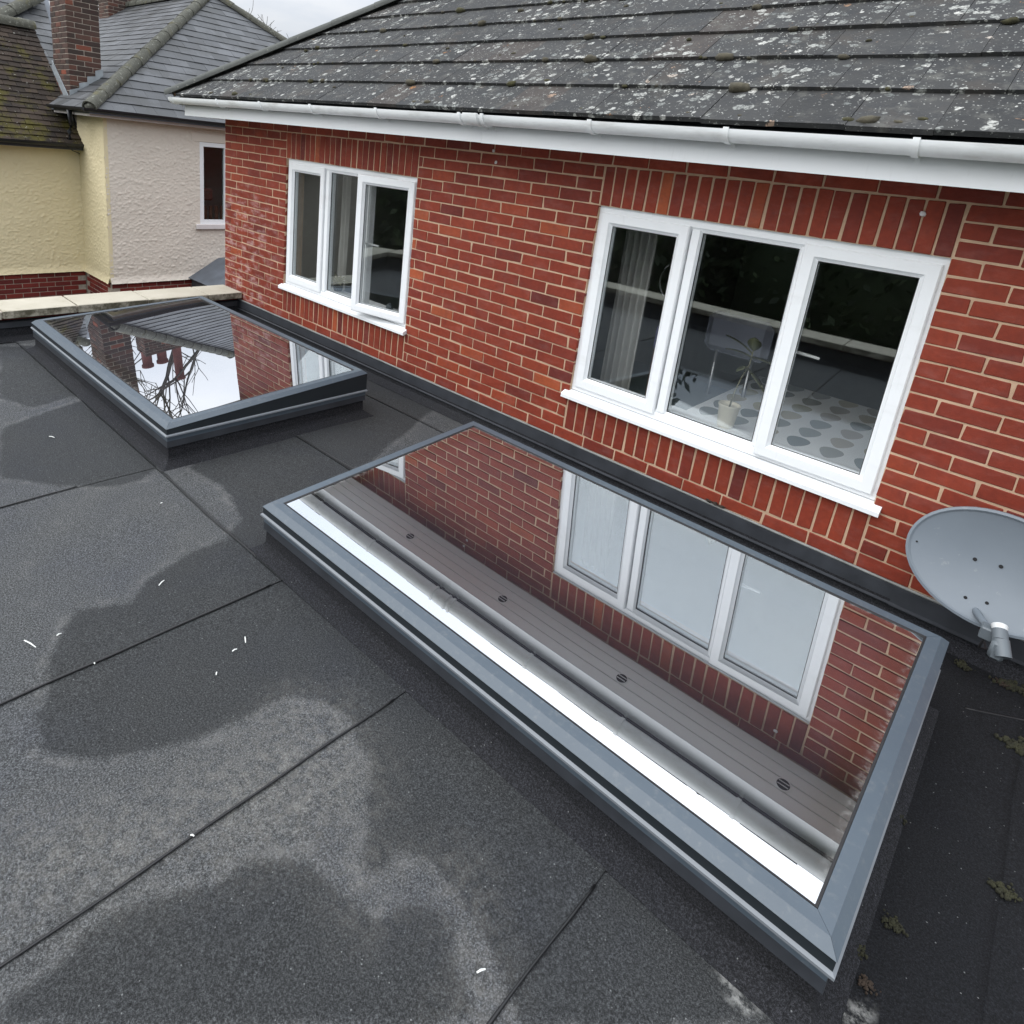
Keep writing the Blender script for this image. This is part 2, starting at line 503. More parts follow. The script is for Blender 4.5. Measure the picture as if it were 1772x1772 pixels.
# ground and plants
M = Mat('lawn', .95, .2)
M.color(M.mix(M.noise(1.2, 6, .7), (.02, .035, .010, 1), (.05, .075, .022, 1)))
MT['lawn'] = M.m
M = Mat('hedge_leaf', .7, .3)
M.color(M.ramp(M.rnd(), [(0, (.010, .018, .006)), (.6, (.022, .038, .012)), (1, (.045, .065, .020))]))
MT['hedge'] = M.m
MT['bark'] = plain('grey_bark', s(72, 66, 60), .9, .3, 12, .4)
MT['offcut'] = plain('white_offcut', s(222, 224, 220), .5, .05)
MT['twig'] = plain('brown_litter', s(48, 38, 29), .9, .4, 40, .3)


# ------------------------------------------------------------------ mesh helpers
def wloc(o):
    v = Vector((0, 0, 0))
    while o is not None:
        v += o.location
        o = o.parent
    return v


def tag(o, label=None, cat=None, group=None, kind=None):
    for k, v in (('label', label), ('category', cat), ('group', group), ('kind', kind)):
        if v:
            o[k] = v
    return o


def thing(name, loc, label, cat, group=None):
    o = bpy.data.objects.new(name, None)
    o.empty_display_size = .1
    COL.objects.link(o)
    o.location = loc
    return tag(o, label, cat, group)


def place(name, mesh, parent, at=(0, 0, 0), rot=None):
    o = bpy.data.objects.new(name, mesh)
    COL.objects.link(o)
    if parent is not None:
        o.parent = parent
        o.location = Vector(at) - wloc(parent)
    else:
        o.location = at
    if rot is not None:
        o.rotation_euler = rot
    return o


class MB:
    def __init__(self):
        self.v, self.f = [], []

    def add(self, vs_, fs_):
        k = len(self.v)
        self.v += [tuple(p) for p in vs_]
        self.f += [tuple(i + k for i in f) for f in fs_]
        return self

    def box(self, x0, x1, y0, y1, z0, z1):
        return self.add([(x0, y0, z0), (x1, y0, z0), (x1, y1, z0), (x0, y1, z0), (x0, y0, z1), (x1, y0, z1), (x1, y1, z1), (x0, y1, z1)],
                        [(0, 3, 2, 1), (4, 5, 6, 7), (0, 1, 5, 4), (1, 2, 6, 5), (2, 3, 7, 6), (3, 0, 4, 7)])

    def bbox(self, x0, x1, y0, y1, z0, z1, b):
        """box with chamfered edges"""
        xs_, ys_, zs_ = (x0, x1), (y0, y1), (z0, z1)
        idx = {}
        vs_ = []
        for i in (0, 1):
            for j in (0, 1):
                for k in (0, 1):
                    sx_, sy_, sz_ = (1 if i == 0 else -1), (1 if j == 0 else -1), (1 if k == 0 else -1)
                    for a in range(3):
                        p = [xs_[i], ys_[j], zs_[k]]
                        for ax, sg in ((0, sx_), (1, sy_), (2, sz_)):
                            if ax != a:
                                p[ax] += sg * b
                        idx[(i, j, k, a)] = len(vs_)
                        vs_.append(p)
        F = []
        for a in range(3):
            o1, o2 = [x for x in range(3) if x != a]
            for sgn in (0, 1):
                q = []
                for (p1, p2) in ((0, 0), (1, 0), (1, 1), (0, 1)):
                    c_ = [0, 0, 0]; c_[a] = sgn; c_[o1] = p1; c_[o2] = p2
                    q.append(idx[(*c_, a)])
                F.append(q)
            # edges running along axis a
            for p1 in (0, 1):
                for p2 in (0, 1):
                    c0 = [0, 0, 0]; c0[o1] = p1; c0[o2] = p2
                    c1 = list(c0); c1[a] = 1
                    F.append([idx[(*c0, o1)], idx[(*c1, o1)], idx[(*c1, o2)], idx[(*c0, o2)]])
        for i in (0, 1):
            for j in (0, 1):
                for k in (0, 1):
                    F.append([idx[(i, j, k, 0)], idx[(i, j, k, 1)], idx[(i, j, k, 2)]])
        return self.add(vs_, F)

    def prism(self, poly, d):
        """closed extrusion of a planar polygon (list of 3d points) along vector d"""
        n = len(poly)
        d = np.array(d, float)
        P = [np.array(p, float) for p in poly]
        return self.add(P + [p + d for p in P], [tuple(range(n))[::-1], tuple(range(n, 2 * n))] +
                        [(i, (i + 1) % n, n + (i + 1) % n, n + i) for i in range(n)])

    def tube(self, path, r, n=8, caps=True):
        path = [Vector(p) for p in path]
        rs = r if isinstance(r, (list, tuple)) else [r] * len(path)
        up = Vector((0, 0, 1))
        rings = []
        k0 = len(self.v)
        for i, p in enumerate(path):
            a = path[max(0, i - 1)]; b = path[min(len(path) - 1, i + 1)]
            t = (b - a).normalized()
            u = t.cross(up if abs(t.z) < .95 else Vector((1, 0, 0))).normalized()
            v = t.cross(u)
            self.v += [tuple(p + (u * math.cos(2 * math.pi * j / n) + v * math.sin(2 * math.pi * j / n)) * rs[i]) for j in range(n)]
        for i in range(len(path) - 1):
            for j in range(n):
                a = k0 + i * n + j; b = k0 + i * n + (j + 1) % n
                self.f.append((a, b, b + n, a + n))
        if caps:
            self.f.append(tuple(range(k0, k0 + n))[::-1])
            e = k0 + (len(path) - 1) * n
            self.f.append(tuple(range(e, e + n)))
        return self

    def lathe(self, prof, c, n=20):
        """prof: (r, z) pairs round a vertical axis at c"""
        k0 = len(self.v)
        for (r_, z_) in prof:
            self.v += [(c[0] + r_ * math.cos(2 * math.pi * j / n), c[1] + r_ * math.sin(2 * math.pi * j / n), c[2] + z_) for j in range(n)]
        for i in range(len(prof) - 1):
            for j in range(n):
                a = k0 + i * n + j; b = k0 + i * n + (j + 1) % n
                self.f.append((a, b, b + n, a + n))
        self.f.append(tuple(range(k0, k0 + n))[::-1])
        e = k0 + (len(prof) - 1) * n
        self.f.append(tuple(range(e, e + n)))
        return self

    def blob(self, c, r, n=7):
        k0 = len(self.v)
        rows = 4
        seed = Vector((random.random() * 50,) * 3)
        for i in range(1, rows):
            th = math.pi * i / rows
            for j in range(n):
                ph = 2 * math.pi * j / n
                d = Vector((math.sin(th) * math.cos(ph), math.sin(th) * math.sin(ph), math.cos(th)))
                k = 1 + .55 * noise.noise(d * 2 + seed)
                self.v.append((c[0] + d.x * r[0] * k, c[1] + d.y * r[1] * k, c[2] + d.z * r[2] * k))
        self.v += [(c[0], c[1], c[2] + r[2]), (c[0], c[1], c[2] - r[2])]
        t, b = len(self.v) - 2, len(self.v) - 1
        for j in range(n):
            self.f.append((t, k0 + j, k0 + (j + 1) % n))
            for i in range(rows - 2):
                a = k0 + i * n + j; e = k0 + i * n + (j + 1) % n
                self.f.append((a, a + n, e + n, e))
            q = k0 + (rows - 2) * n
            self.f.append((b, q + (j + 1) % n, q + j))
        return self

    def xform(self, f):
        self.v = [tuple(f(Vector(p))) for p in self.v]
        return self

    def mesh(self, name, mat, smooth=False, auto=None):
        me = bpy.data.meshes.new(name)
        me.from_pydata(self.v, [], self.f)
        me.materials.append(MT[mat] if isinstance(mat, str) else mat)
        import bmesh
        bm = bmesh.new(); bm.from_mesh(me)
        bmesh.ops.recalc_face_normals(bm, faces=bm.faces)
        bm.to_mesh(me); bm.free()
        if smooth:
            me.polygons.foreach_set('use_smooth', [True] * len(me.polygons))
            if auto:
                me.set_sharp_from_angle(angle=math.radians(auto))
        me.update()
        return me

    def build(self, name, mat, parent=None, smooth=False, auto=None, at=(0, 0, 0)):
        return place(name, self.mesh(name, mat, smooth, auto), parent, at)


def ring_xz(mb, x0, x1, z0, z1, prof):
    """mitred frame in the xz plane; prof = [(inset, y), ...] closed loop"""
    n = len(prof)
    k0 = len(mb.v)
    for (ins, y) in prof:
        mb.v += [(x0 + ins, y, z0 + ins), (x1 - ins, y, z0 + ins), (x1 - ins, y, z1 - ins), (x0 + ins, y, z1 - ins)]
    for i in range(n):
        j = (i + 1) % n
        for c_ in range(4):
            d_ = (c_ + 1) % 4
            mb.f.append((k0 + i * 4 + c_, k0 + i * 4 + d_, k0 + j * 4 + d_, k0 + j * 4 + c_))
    return mb


def clip_poly(poly, a, b):
    """keep the part of poly left of the line a->b (2d, Sutherland-Hodgman)"""
    out = []
    sd_ = lambda p: (b[0] - a[0]) * (p[1] - a[1]) - (b[1] - a[1]) * (p[0] - a[0])
    for i, p in enumerate(poly):
        q = poly[(i + 1) % len(poly)]
        sp, sq = sd_(p), sd_(q)
        if sp >= 0:
            out.append(p)
        if (sp > 0 > sq) or (sp < 0 < sq):
            t = sp / (sp - sq)
            out.append((p[0] + t * (q[0] - p[0]), p[1] + t * (q[1] - p[1])))
    return out


def area2(poly):
    return abs(sum(poly[i][0] * poly[(i + 1) % len(poly)][1] - poly[(i + 1) % len(poly)][0] * poly[i][1] for i in range(len(poly)))) / 2


def px_area(pts):
    q = [proj(p) for p in pts]
    if any(a is None for a in q):
        return 0
    cxm = sum(a[0] for a in q) / len(q); cym = sum(a[1] for a in q) / len(q)
    if not (-40 < cxm < 1812 and -40 < cym < 1812):
        return 0
    return area2(q)


def tile_field(parent, name, mat, O, U, V, region, tw, gauge, thick, limit=300, jitter=.004, lift=.02, bond=.5, u0=0.0, rows=None, rest='tile_courses', len_over=.08, rough_edge=0.0):
    """rows of lapped tiles on the plane O + u U + v V inside the convex 2d region; every tile is an object,
    those past the limit (smallest in the picture) are joined into one part"""
    O, U, V = (np.array(a, float) for a in (O, U, V))
    W = np.cross(U, V); W /= np.linalg.norm(W)
    umin = min(p[0] for p in region); umax = max(p[0] for p in region)
    vmin = min(p[1] for p in region); vmax = max(p[1] for p in region)
    items = []
    nr = rows or int((vmax - vmin) / gauge) + 1
    for r_ in range(nr):
        v0 = vmin + r_ * gauge
        off = (bond * (r_ % 2)) * tw + u0
        k = int((umin - off) / tw) - 1
        u = off + k * tw
        while u < umax:
            g_ = .0025 if tw < .25 else .0010
            du = random.uniform(-jitter, jitter)
            rect = [(u + g_, v0 + du), (u + tw - g_, v0 + du + random.uniform(-jitter, jitter) * .4), (u + tw - g_, v0 + gauge + len_over), (u + g_, v0 + gauge + len_over)]
            P = rect
            for i in range(len(region)):
                if len(P) < 3:
                    break
                P = clip_poly(P, region[i], region[(i + 1) % len(region)])
            if len(P) >= 3 and area2(P) > .12 * tw * gauge:
                lf = lift + random.uniform(0, .004)
                tw_ = random.uniform(-.0025, .0025)
                top = []
                for (a, b_) in P:
                    h = lf * (1 - (b_ - v0) / (gauge + len_over)) + .006 + tw_ * (a - u) / tw
                    top.append(O + U * a + V * b_ + W * h)
                vis = [O + U * a + V * min(b_, v0 + gauge) for (a, b_) in P]
                items.append((px_area(vis), top))
            u += tw
    items.sort(key=lambda t: -t[0])
    join = MB()
    nobj = 0
    for i, (ar, top) in enumerate(items):
        mb = MB() if (i < limit and ar > 12) else join
        n = len(top)
        bot = [p - W * thick for p in top]
        if mb is not join:
            c = sum(top) / n
            mb.add([p - c for p in top] + [p - c for p in bot], [tuple(range(n)), tuple(range(n, 2 * n))[::-1]] + [(a, (a + 1) % n, n + (a + 1) % n, n + a) for a in range(n)])
            mb.build(name, mat, parent, at=c)
            nobj += 1
        else:
            mb.add(top + bot, [tuple(range(n)), tuple(range(n, 2 * n))[::-1]] + [(a, (a + 1) % n, n + (a + 1) % n, n + a) for a in range(n)])
    if join.v:
        tag(join.build(rest, mat, parent), kind='stuff')
    return nobj


BR_CACHE = {}


def brick_mesh(w_, h_, d_, mat, axis='y'):
    var = random.randint(0, 6)
    key = (round(w_, 3), round(h_, 3), round(d_, 3), mat, axis, var)
    if key not in BR_CACHE:
        mb = MB()
        if axis == 'y':
            mb.bbox(-w_ / 2, w_ / 2, 0, d_, -h_ / 2, h_ / 2, .003)
        else:      # face looks along +x
            mb.bbox(-d_, 0, -w_ / 2, w_ / 2, -h_ / 2, h_ / 2, .003)
        if axis == 'y':      # fired bricks are never quite true: skew the corners, knock one off
            jit = {(i, k): (random.gauss(0, .0011), random.gauss(0, .0010), random.gauss(0, .0009)) for i in (0, 1) for k in (0, 1)}
            chip = random.choice([(0, 0), (0, 1), (1, 0), (1, 1), None, None])
            nv = []
            for (x, y, z) in mb.v:
                c_ = (int(x > 0), int(z > 0))
                j_ = jit[c_]
                if y < d_ / 2 and chip == c_:
                    x -= math.copysign(.0035, x); z -= math.copysign(.0030, z)
                nv.append((x + j_[0], y + (j_[1] if y < d_ / 2 else 0), z + j_[2]))
            mb.v = nv
        BR_CACHE[key] = mb.mesh('brick', mat)
    return BR_CACHE[key]


def join_meshes(items):
    mb = MB()
    for me, at in items:
        k = len(mb.v)
        mb.v += [(v.co.x + at[0], v.co.y + at[1], v.co.z + at[2]) for v in me.vertices]
        mb.f += [tuple(i + k for i in p.vertices) for p in me.polygons]
    return mb


# ================================================================== SETTING
MB().add([(-700, -700, ZG), (700, -700, ZG), (700, 700, ZG), (-700, 700, ZG)], [(0, 1, 2, 3)]).build('ground', 'lawn')
tag(bpy.data.objects['ground'], kind='structure')

# ------------------------------------------------------------------ flat roof
POLY = lambda pts: np.array([pix(x, y, 2, ZR)[:2] for x, y in pts])
WET = [POLY(p) for p in (
    [(62, 1245), (85, 1165), (110, 1085), (130, 1055), (225, 1045), (255, 1005), (330, 960), (395, 930), (420, 900), (390, 850), (330, 810), (420, 720), (520, 690), (640, 650), (760, 700), (640, 800), (455, 885), (490, 980), (700, 1180), (900, 1330), (1100, 1490), (1290, 1640), (1420, 1720), (1460, 1772), (900, 1772), (850, 1640), (790, 1540), (740, 1490), (690, 1480), (665, 1530), (620, 1500), (640, 1430), (640, 1300), (600, 1240), (560, 1215), (500, 1200), (440, 1235), (350, 1275), (260, 1302), (150, 1312), (75, 1295)],
    [(60, 1700), (180, 1600), (270, 1560), (360, 1535), (440, 1482), (520, 1490), (590, 1545), (650, 1590), (720, 1560), (770, 1580), (800, 1700), (840, 1772), (0, 1772), (0, 1740)],
    [(0, 745), (60, 720), (150, 690), (215, 730), (290, 800), (250, 830), (190, 842), (110, 842), (40, 830), (0, 830)],
    [(0, 600), (90, 600), (150, 680), (60, 705), (0, 690)])]
PALE = [POLY(p) for p in (
    [(230, 1380), (420, 1280), (500, 1205), (580, 1215), (620, 1260), (650, 1330), (640, 1420), (560, 1470), (470, 1480), (360, 1500), (150, 1560), (0, 1640), (0, 1420), (120, 1400)],
    [(600, 1480), (680, 1490), (670, 1560), (630, 1590), (595, 1540)],
    [(770, 1490), (800, 1500), (830, 1570), (820, 1640), (790, 1600)],
    [(830, 1640), (850, 1660), (840, 1760), (800, 1760)])]
SMEAR = [POLY(p) for p in (
    [(1248, 1690), (1262, 1686), (1282, 1720), (1318, 1755), (1300, 1758), (1270, 1732)],
    [(1432, 1690), (1444, 1694), (1434, 1735), (1452, 1752), (1446, 1772), (1408, 1772), (1410, 1740)],
    [(1470, 1740), (1500, 1745), (1500, 1772), (1462, 1772)])]


def sdist(P, poly):
    """signed distance of points to a polygon, positive inside"""
    d = np.full(len(P), 1e9)
    ins = np.zeros(len(P), bool)
    n = len(poly)
    for i in range(n):
        a, b = poly[i], poly[(i + 1) % n]
        ab = b - a
        t = np.clip(((P - a) @ ab) / (ab @ ab + 1e-12), 0, 1)
        d = np.minimum(d, np.linalg.norm(P - (a + t[:, None] * ab), axis=1))
        c = ((a[1] > P[:, 1]) != (b[1] > P[:, 1])) & (P[:, 0] < (b[0] - a[0]) * (P[:, 1] - a[1]) / (b[1] - a[1] + 1e-12) + a[0])
        ins ^= c
    return np.where(ins, d, -d)


def mask(P, polys, soft):
    v = np.zeros(len(P))
    for q in polys:
        v = np.maximum(v, np.clip(sdist(P, q) / (2 * soft) + .5, 0, 1))
    return v


flat_roof = MB().box(-1.1, 6.9, -5.2, -.001, ZG + .02, ZR - .012).build('flat_roof', 'felt_new')
tag(flat_roof, kind='structure')


def felt_sheet(x0, x1, y0, y1, lapx, z=ZR, cell=.026):
    """one roll of mineral felt; its right (or near) edge lies on the next roll"""
    nx = max(2, int((x1 - x0) / cell)); ny = max(2, int((y1 - y0) / cell))
    X = np.linspace(x0, x1, nx + 1); Y = np.linspace(y0, y1, ny + 1)
    gx_, gy_ = np.meshgrid(X, Y)
    if lapx:
        lift = (.0055 if x1 > 3.2 else .003) * (gx_ - x0) / (x1 - x0)
        wob = np.array([noise.noise(Vector((0, y * 3.1, x1))) for y in Y]) * .006
        gx_ = gx_ + wob[:, None] * ((gx_ - x0) / (x1 - x0)) ** 12
    else:
        lift = .0055 * (1 - (gy_ - y0) / (y1 - y0))
        wob = np.array([noise.noise(Vector((x * 3.1, 0, y0))) for x in X]) * .006
        gy_ = gy_ + wob[None, :] * (1 - (gy_ - y0) / (y1 - y0)) ** 12
    und = np.array([[noise.noise(Vector((a * 1.7, b * 1.7, 3.3))) for a in X] for b in Y]) * .0035
    gz = z + lift + und
    V = np.stack([gx_, gy_, gz], -1).reshape(-1, 3)
    idx = np.arange((nx + 1) * (ny + 1)).reshape(ny + 1, nx + 1)
    F = np.stack([idx[:-1, :-1], idx[:-1, 1:], idx[1:, 1:], idx[1:, :-1]], -1).reshape(-1, 4)
    vl = [tuple(p) for p in V]
    fl_ = [tuple(int(i) for i in f) for f in F]
    # turned-down edges give the sheet its thickness
    rim = list(idx[0, :]) + list(idx[1:, -1]) + list(idx[-1, -2::-1]) + list(idx[-2:0:-1, 0])
    k = len(vl)
    for i in rim:
        p = V[i]; vl.append((p[0], p[1], p[2] - .008))
    n = len(rim)
    for i in range(n):
        fl_.append((int(rim[i]), int(rim[(i + 1) % n]), k + (i + 1) % n, k + i))
    me = bpy.data.meshes.new('felt_strip')
    me.from_pydata(vl, [], fl_)
    me.materials.append(MT['felt'])
    P2 = np.array(vl)[:, :2]
    A = {'wet': mask(P2, WET, .055), 'pale': mask(P2, PALE, .13), 'smear': mask(P2, SMEAR, .012),
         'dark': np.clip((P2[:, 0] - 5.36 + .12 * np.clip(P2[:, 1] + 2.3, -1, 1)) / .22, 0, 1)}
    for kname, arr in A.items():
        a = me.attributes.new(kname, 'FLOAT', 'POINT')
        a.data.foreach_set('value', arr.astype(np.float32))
    me.polygons.foreach_set('use_smooth', [True] * len(me.polygons))
    me.update()
    return place('felt_strip', me, flat_roof)


def bead(path, wob=True):
    """bitumen squeezed out along a lap"""
    pts = []
    for (a, b) in zip(path[:-1], path[1:]):
        a, b = Vector(a), Vector(b)
        n = max(2, int((b - a).length / .04))
        pts += [a.lerp(b, i / n) for i in range(n)]
    pts.append(Vector(path[-1]))
    if wob:
        pts = [p + Vector((noise.noise(p * 4) * .006, noise.noise(p * 4 + Vector((7, 1, 2))) * .006, 0)) for p in pts]
    rs = [.0035 + .003 * abs(noise.noise(p * 9)) for p in pts]
    MB().tube(pts, rs, 5).build('bitumen_bead', 'bitumen', flat_roof, True)


SEAMS = [-.85, 1.99, 3.295, 4.115, 4.955, 5.78, 6.6]
YF, YB = -4.75, -2.03
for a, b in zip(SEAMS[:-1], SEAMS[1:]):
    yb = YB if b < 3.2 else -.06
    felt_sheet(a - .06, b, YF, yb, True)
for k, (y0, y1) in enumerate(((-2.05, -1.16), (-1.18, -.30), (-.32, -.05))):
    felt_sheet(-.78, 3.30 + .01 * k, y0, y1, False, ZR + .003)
zb = ZR + .006
for sx_ in (3.295, 4.115, 4.955):
    bead([(sx_ + noise.noise(Vector((0, y_ * 3.1, sx_))) * .006, y_, zb) for y_ in np.arange(-4.7, -2.055, .05)], False)
bead([(2.07, -2.04, zb + .002), (2.45, -2.052, zb + .002), (2.80, -2.05, zb + .002), (3.08, -2.045, zb + .002)])
bead([(2.05, -1.18, zb + .002), (2.35, -1.165, zb + .002), (2.70, -1.15, zb + .002), (3.0, -1.15, zb + .002)])
bead([(2.0, -4.4, zb), (1.99, -2.9, zb), (1.98, -2.45, zb)])
bead([(5.60, -.43, zb), (5.79, -.30, zb), (6.2, -.28, zb)])

# upstand along the house wall: felt fillet, then the black flashing with its grey sealant line
MB().prism([(-.86, -.004, -.150), (-.86, -.022, -.150), (-.86, -.026, -.205), (-.86, -.085, ZR + .006), (-.86, -.004, ZR + .006)], (7.6, 0, 0)).build('felt_upstand', 'felt_new', flat_roof)

# ================================================================== HOUSE WITH THE BRICK WALL
XL, XR = -1.135, 6.7
OPEN = [(0.0, 1.755), (3.330, 5.062)]
ZT = 1.715
house = thing('house', (2.7, 1.5, ZG), 'red brick house wall with white windows under a dark tiled roof', 'house')
wb = MB()
xb = [XL, OPEN[0][0], OPEN[0][1], OPEN[1][0], OPEN[1][1], XR]
zb_ = [ZG, .228, 1.422, ZT + .12]


def wall_cells(mb, xb, zb, holes, y0, y1):
    """slab with rectangular holes and closed reveals"""
    nx, nz_ = len(xb), len(zb)
    for y in (y0, y1):
        k = len(mb.v)
        mb.v += [(x, y, z) for z in zb for x in xb]
        for j in range(nz_ - 1):
            for i in range(nx - 1):
                if (i, j) not in holes:
                    mb.f.append((k + j * nx + i, k + j * nx + i + 1, k + (j + 1) * nx + i + 1, k + (j + 1) * nx + i))
    for (i, j) in holes:
        a, b, c_, d_ = xb[i], xb[i + 1], zb[j], zb[j + 1]
        for p, q in (((a, c_), (a, d_)), ((a, d_), (b, d_)), ((b, d_), (b, c_)), ((b, c_), (a, c_))):
            mb.add([(p[0], y0, p[1]), (p[0], y1, p[1]), (q[0], y1, q[1]), (q[0], y0, q[1])], [(0, 1, 2, 3)])
    X0, X1, Z0, Z1 = xb[0], xb[-1], zb[0], zb[-1]
    mb.add([(X0, y0, Z0), (X0, y1, Z0), (X0, y1, Z1), (X0, y0, Z1)], [(0, 1, 2, 3)])
    mb.add([(X1, y0, Z0), (X1, y1, Z0), (X1, y1, Z1), (X1, y0, Z1)], [(0, 1, 2, 3)])
    mb.add([(X0, y0, Z1), (X1, y0, Z1), (X1, y1, Z1), (X0, y1, Z1)], [(0, 1, 2, 3)])


wall_cells(wb, xb, zb_, {(1, 1), (3, 1)}, .0038, .20)
wall = wb.build('wall', 'mortar', house)
MB().box(XL, XL + .24, .202, 6.0, ZG, ZT).build('wall', 'brick', house)
# the bricks
cand = []
for i in range(-1, 23):
    z0 = i * .075
    zc = z0 + .0375
    off = .1125 if i % 2 else 0.0
    if 0 <= i < 22:
        spans = [(XL, OPEN[0][0]), (OPEN[0][1], OPEN[1][0]), (OPEN[1][1], XR)]
    else:
        spans = [(XL, XR)]
    for (a, b) in spans:
        j = math.floor((a - off) / .225)
        cuts = [a]
        x = off + (j + 1) * .225
        while x < b:
            cuts.append(x); x += .225
        cuts.append(b)
        if cuts[1] - cuts[0] < .045 and len(cuts) > 2:
            cuts.pop(1)
        if cuts[-1] - cuts[-2] < .045 and len(cuts) > 2:
            cuts.pop(-2)
        # closers beside the openings
        for k in range(len(cuts) - 1):
            p, q = cuts[k], cuts[k + 1]
            lo = p + (.0042 if (k > 0 or a not in (OPEN[0][1], OPEN[1][1])) else .0)
            hi = q - (.0042 if (k < len(cuts) - 2 or b not in (OPEN[0][0], OPEN[1][0])) else .0)
            if 0 <= i < 3 or 19 <= i < 22:      # joint against the soldier bricks
                if k == 0 and a in (OPEN[0][1], OPEN[1][1]): lo = p + .006
                if k == len(cuts) - 2 and b in (OPEN[0][0], OPEN[1][0]): hi = q - .006
            cand.append((lo, hi, z0 + .0042 + random.uniform(-.0008, .0008), z0 + .0708 + random.uniform(-.0008, .0008)))
for (a, b) in OPEN:
    n = 24
    pw = (b - a) / n
    for k in range(n):
        for (z0, z1) in ((.005, .2255), (1.4245, 1.645)):
            cand.append((a + k * pw + .0040, a + (k + 1) * pw - .0040, z0, z1))
lst = []
for (x0, x1, z0, z1) in cand:
    jx = random.uniform(-.0015, .0015)
    lst.append((px_area([(x0, 0, z0), (x1, 0, z0), (x1, 0, z1), (x0, 0, z1)]), (x0 + x1) / 2 + jx, random.uniform(-.0015, .0012), (z0 + z1) / 2, x1 - x0, z1 - z0))
lst.sort(key=lambda t: -t[0])
rest = []
for i, (ar, x, y, z, w_, h_) in enumerate(lst):
    me = brick_mesh(round(w_, 3), round(h_, 3), .102, 'brick')
    if i < 300 and ar > 0:
        place('brick', me, wall, (x, y, z), (random.uniform(-.004, .004), random.uniform(-.004, .004), random.uniform(-.006, .006)))
    else:
        rest.append((me, (x, y, z)))
tag(join_meshes(rest).build('brick_courses', 'brick', wall), kind='stuff')
# drilled-out plugs and mortar drips on the wall
for (px_, py_) in ((854, 261), (858, 281), (1597, 370)):
    q = pix(px_, py_, 1, -.002)
    MB().blob((q[0], q[1], q[2]), (.012, .004, .011)).build('filler_spot', 'white_wood', wall, True)

# flashing on the wall
fl_ = MB().prism([(-.98, -.0035, -.078), (-.98, -.016, -.082), (-.98, -.020, -.160), (-.98, -.034, -.166), (-.98, -.034, -.170), (-.98, -.004, -.170)], (4.30, 0, 0)).build('flashing', 'flash', house)
MB().prism([(3.28, -.0035, -.077), (3.28, -.018, -.081), (3.28, -.022, -.162), (3.28, -.036, -.168), (3.28, -.036, -.172), (3.28, -.004, -.172)], (2.0, 0, 0)).build('flashing', 'flash', house)
MB().prism([(5.24, -.0035, -.076), (5.24, -.020, -.080), (5.24, -.024, -.164), (5.24, -.038, -.170), (5.24, -.038, -.174), (5.24, -.004, -.174)], (1.4, 0, 0)).build('flashing', 'flash', house)
pts = [(x, -.011 + .002 * noise.noise(Vector((x * 5, 0, 0))), -.0735 + .002 * noise.noise(Vector((x * 3, 3, 0)))) for x in np.arange(-.98, 6.6, .06)]
MB().tube(pts, .0075, 6).build('sealant', 'rust', house, True)


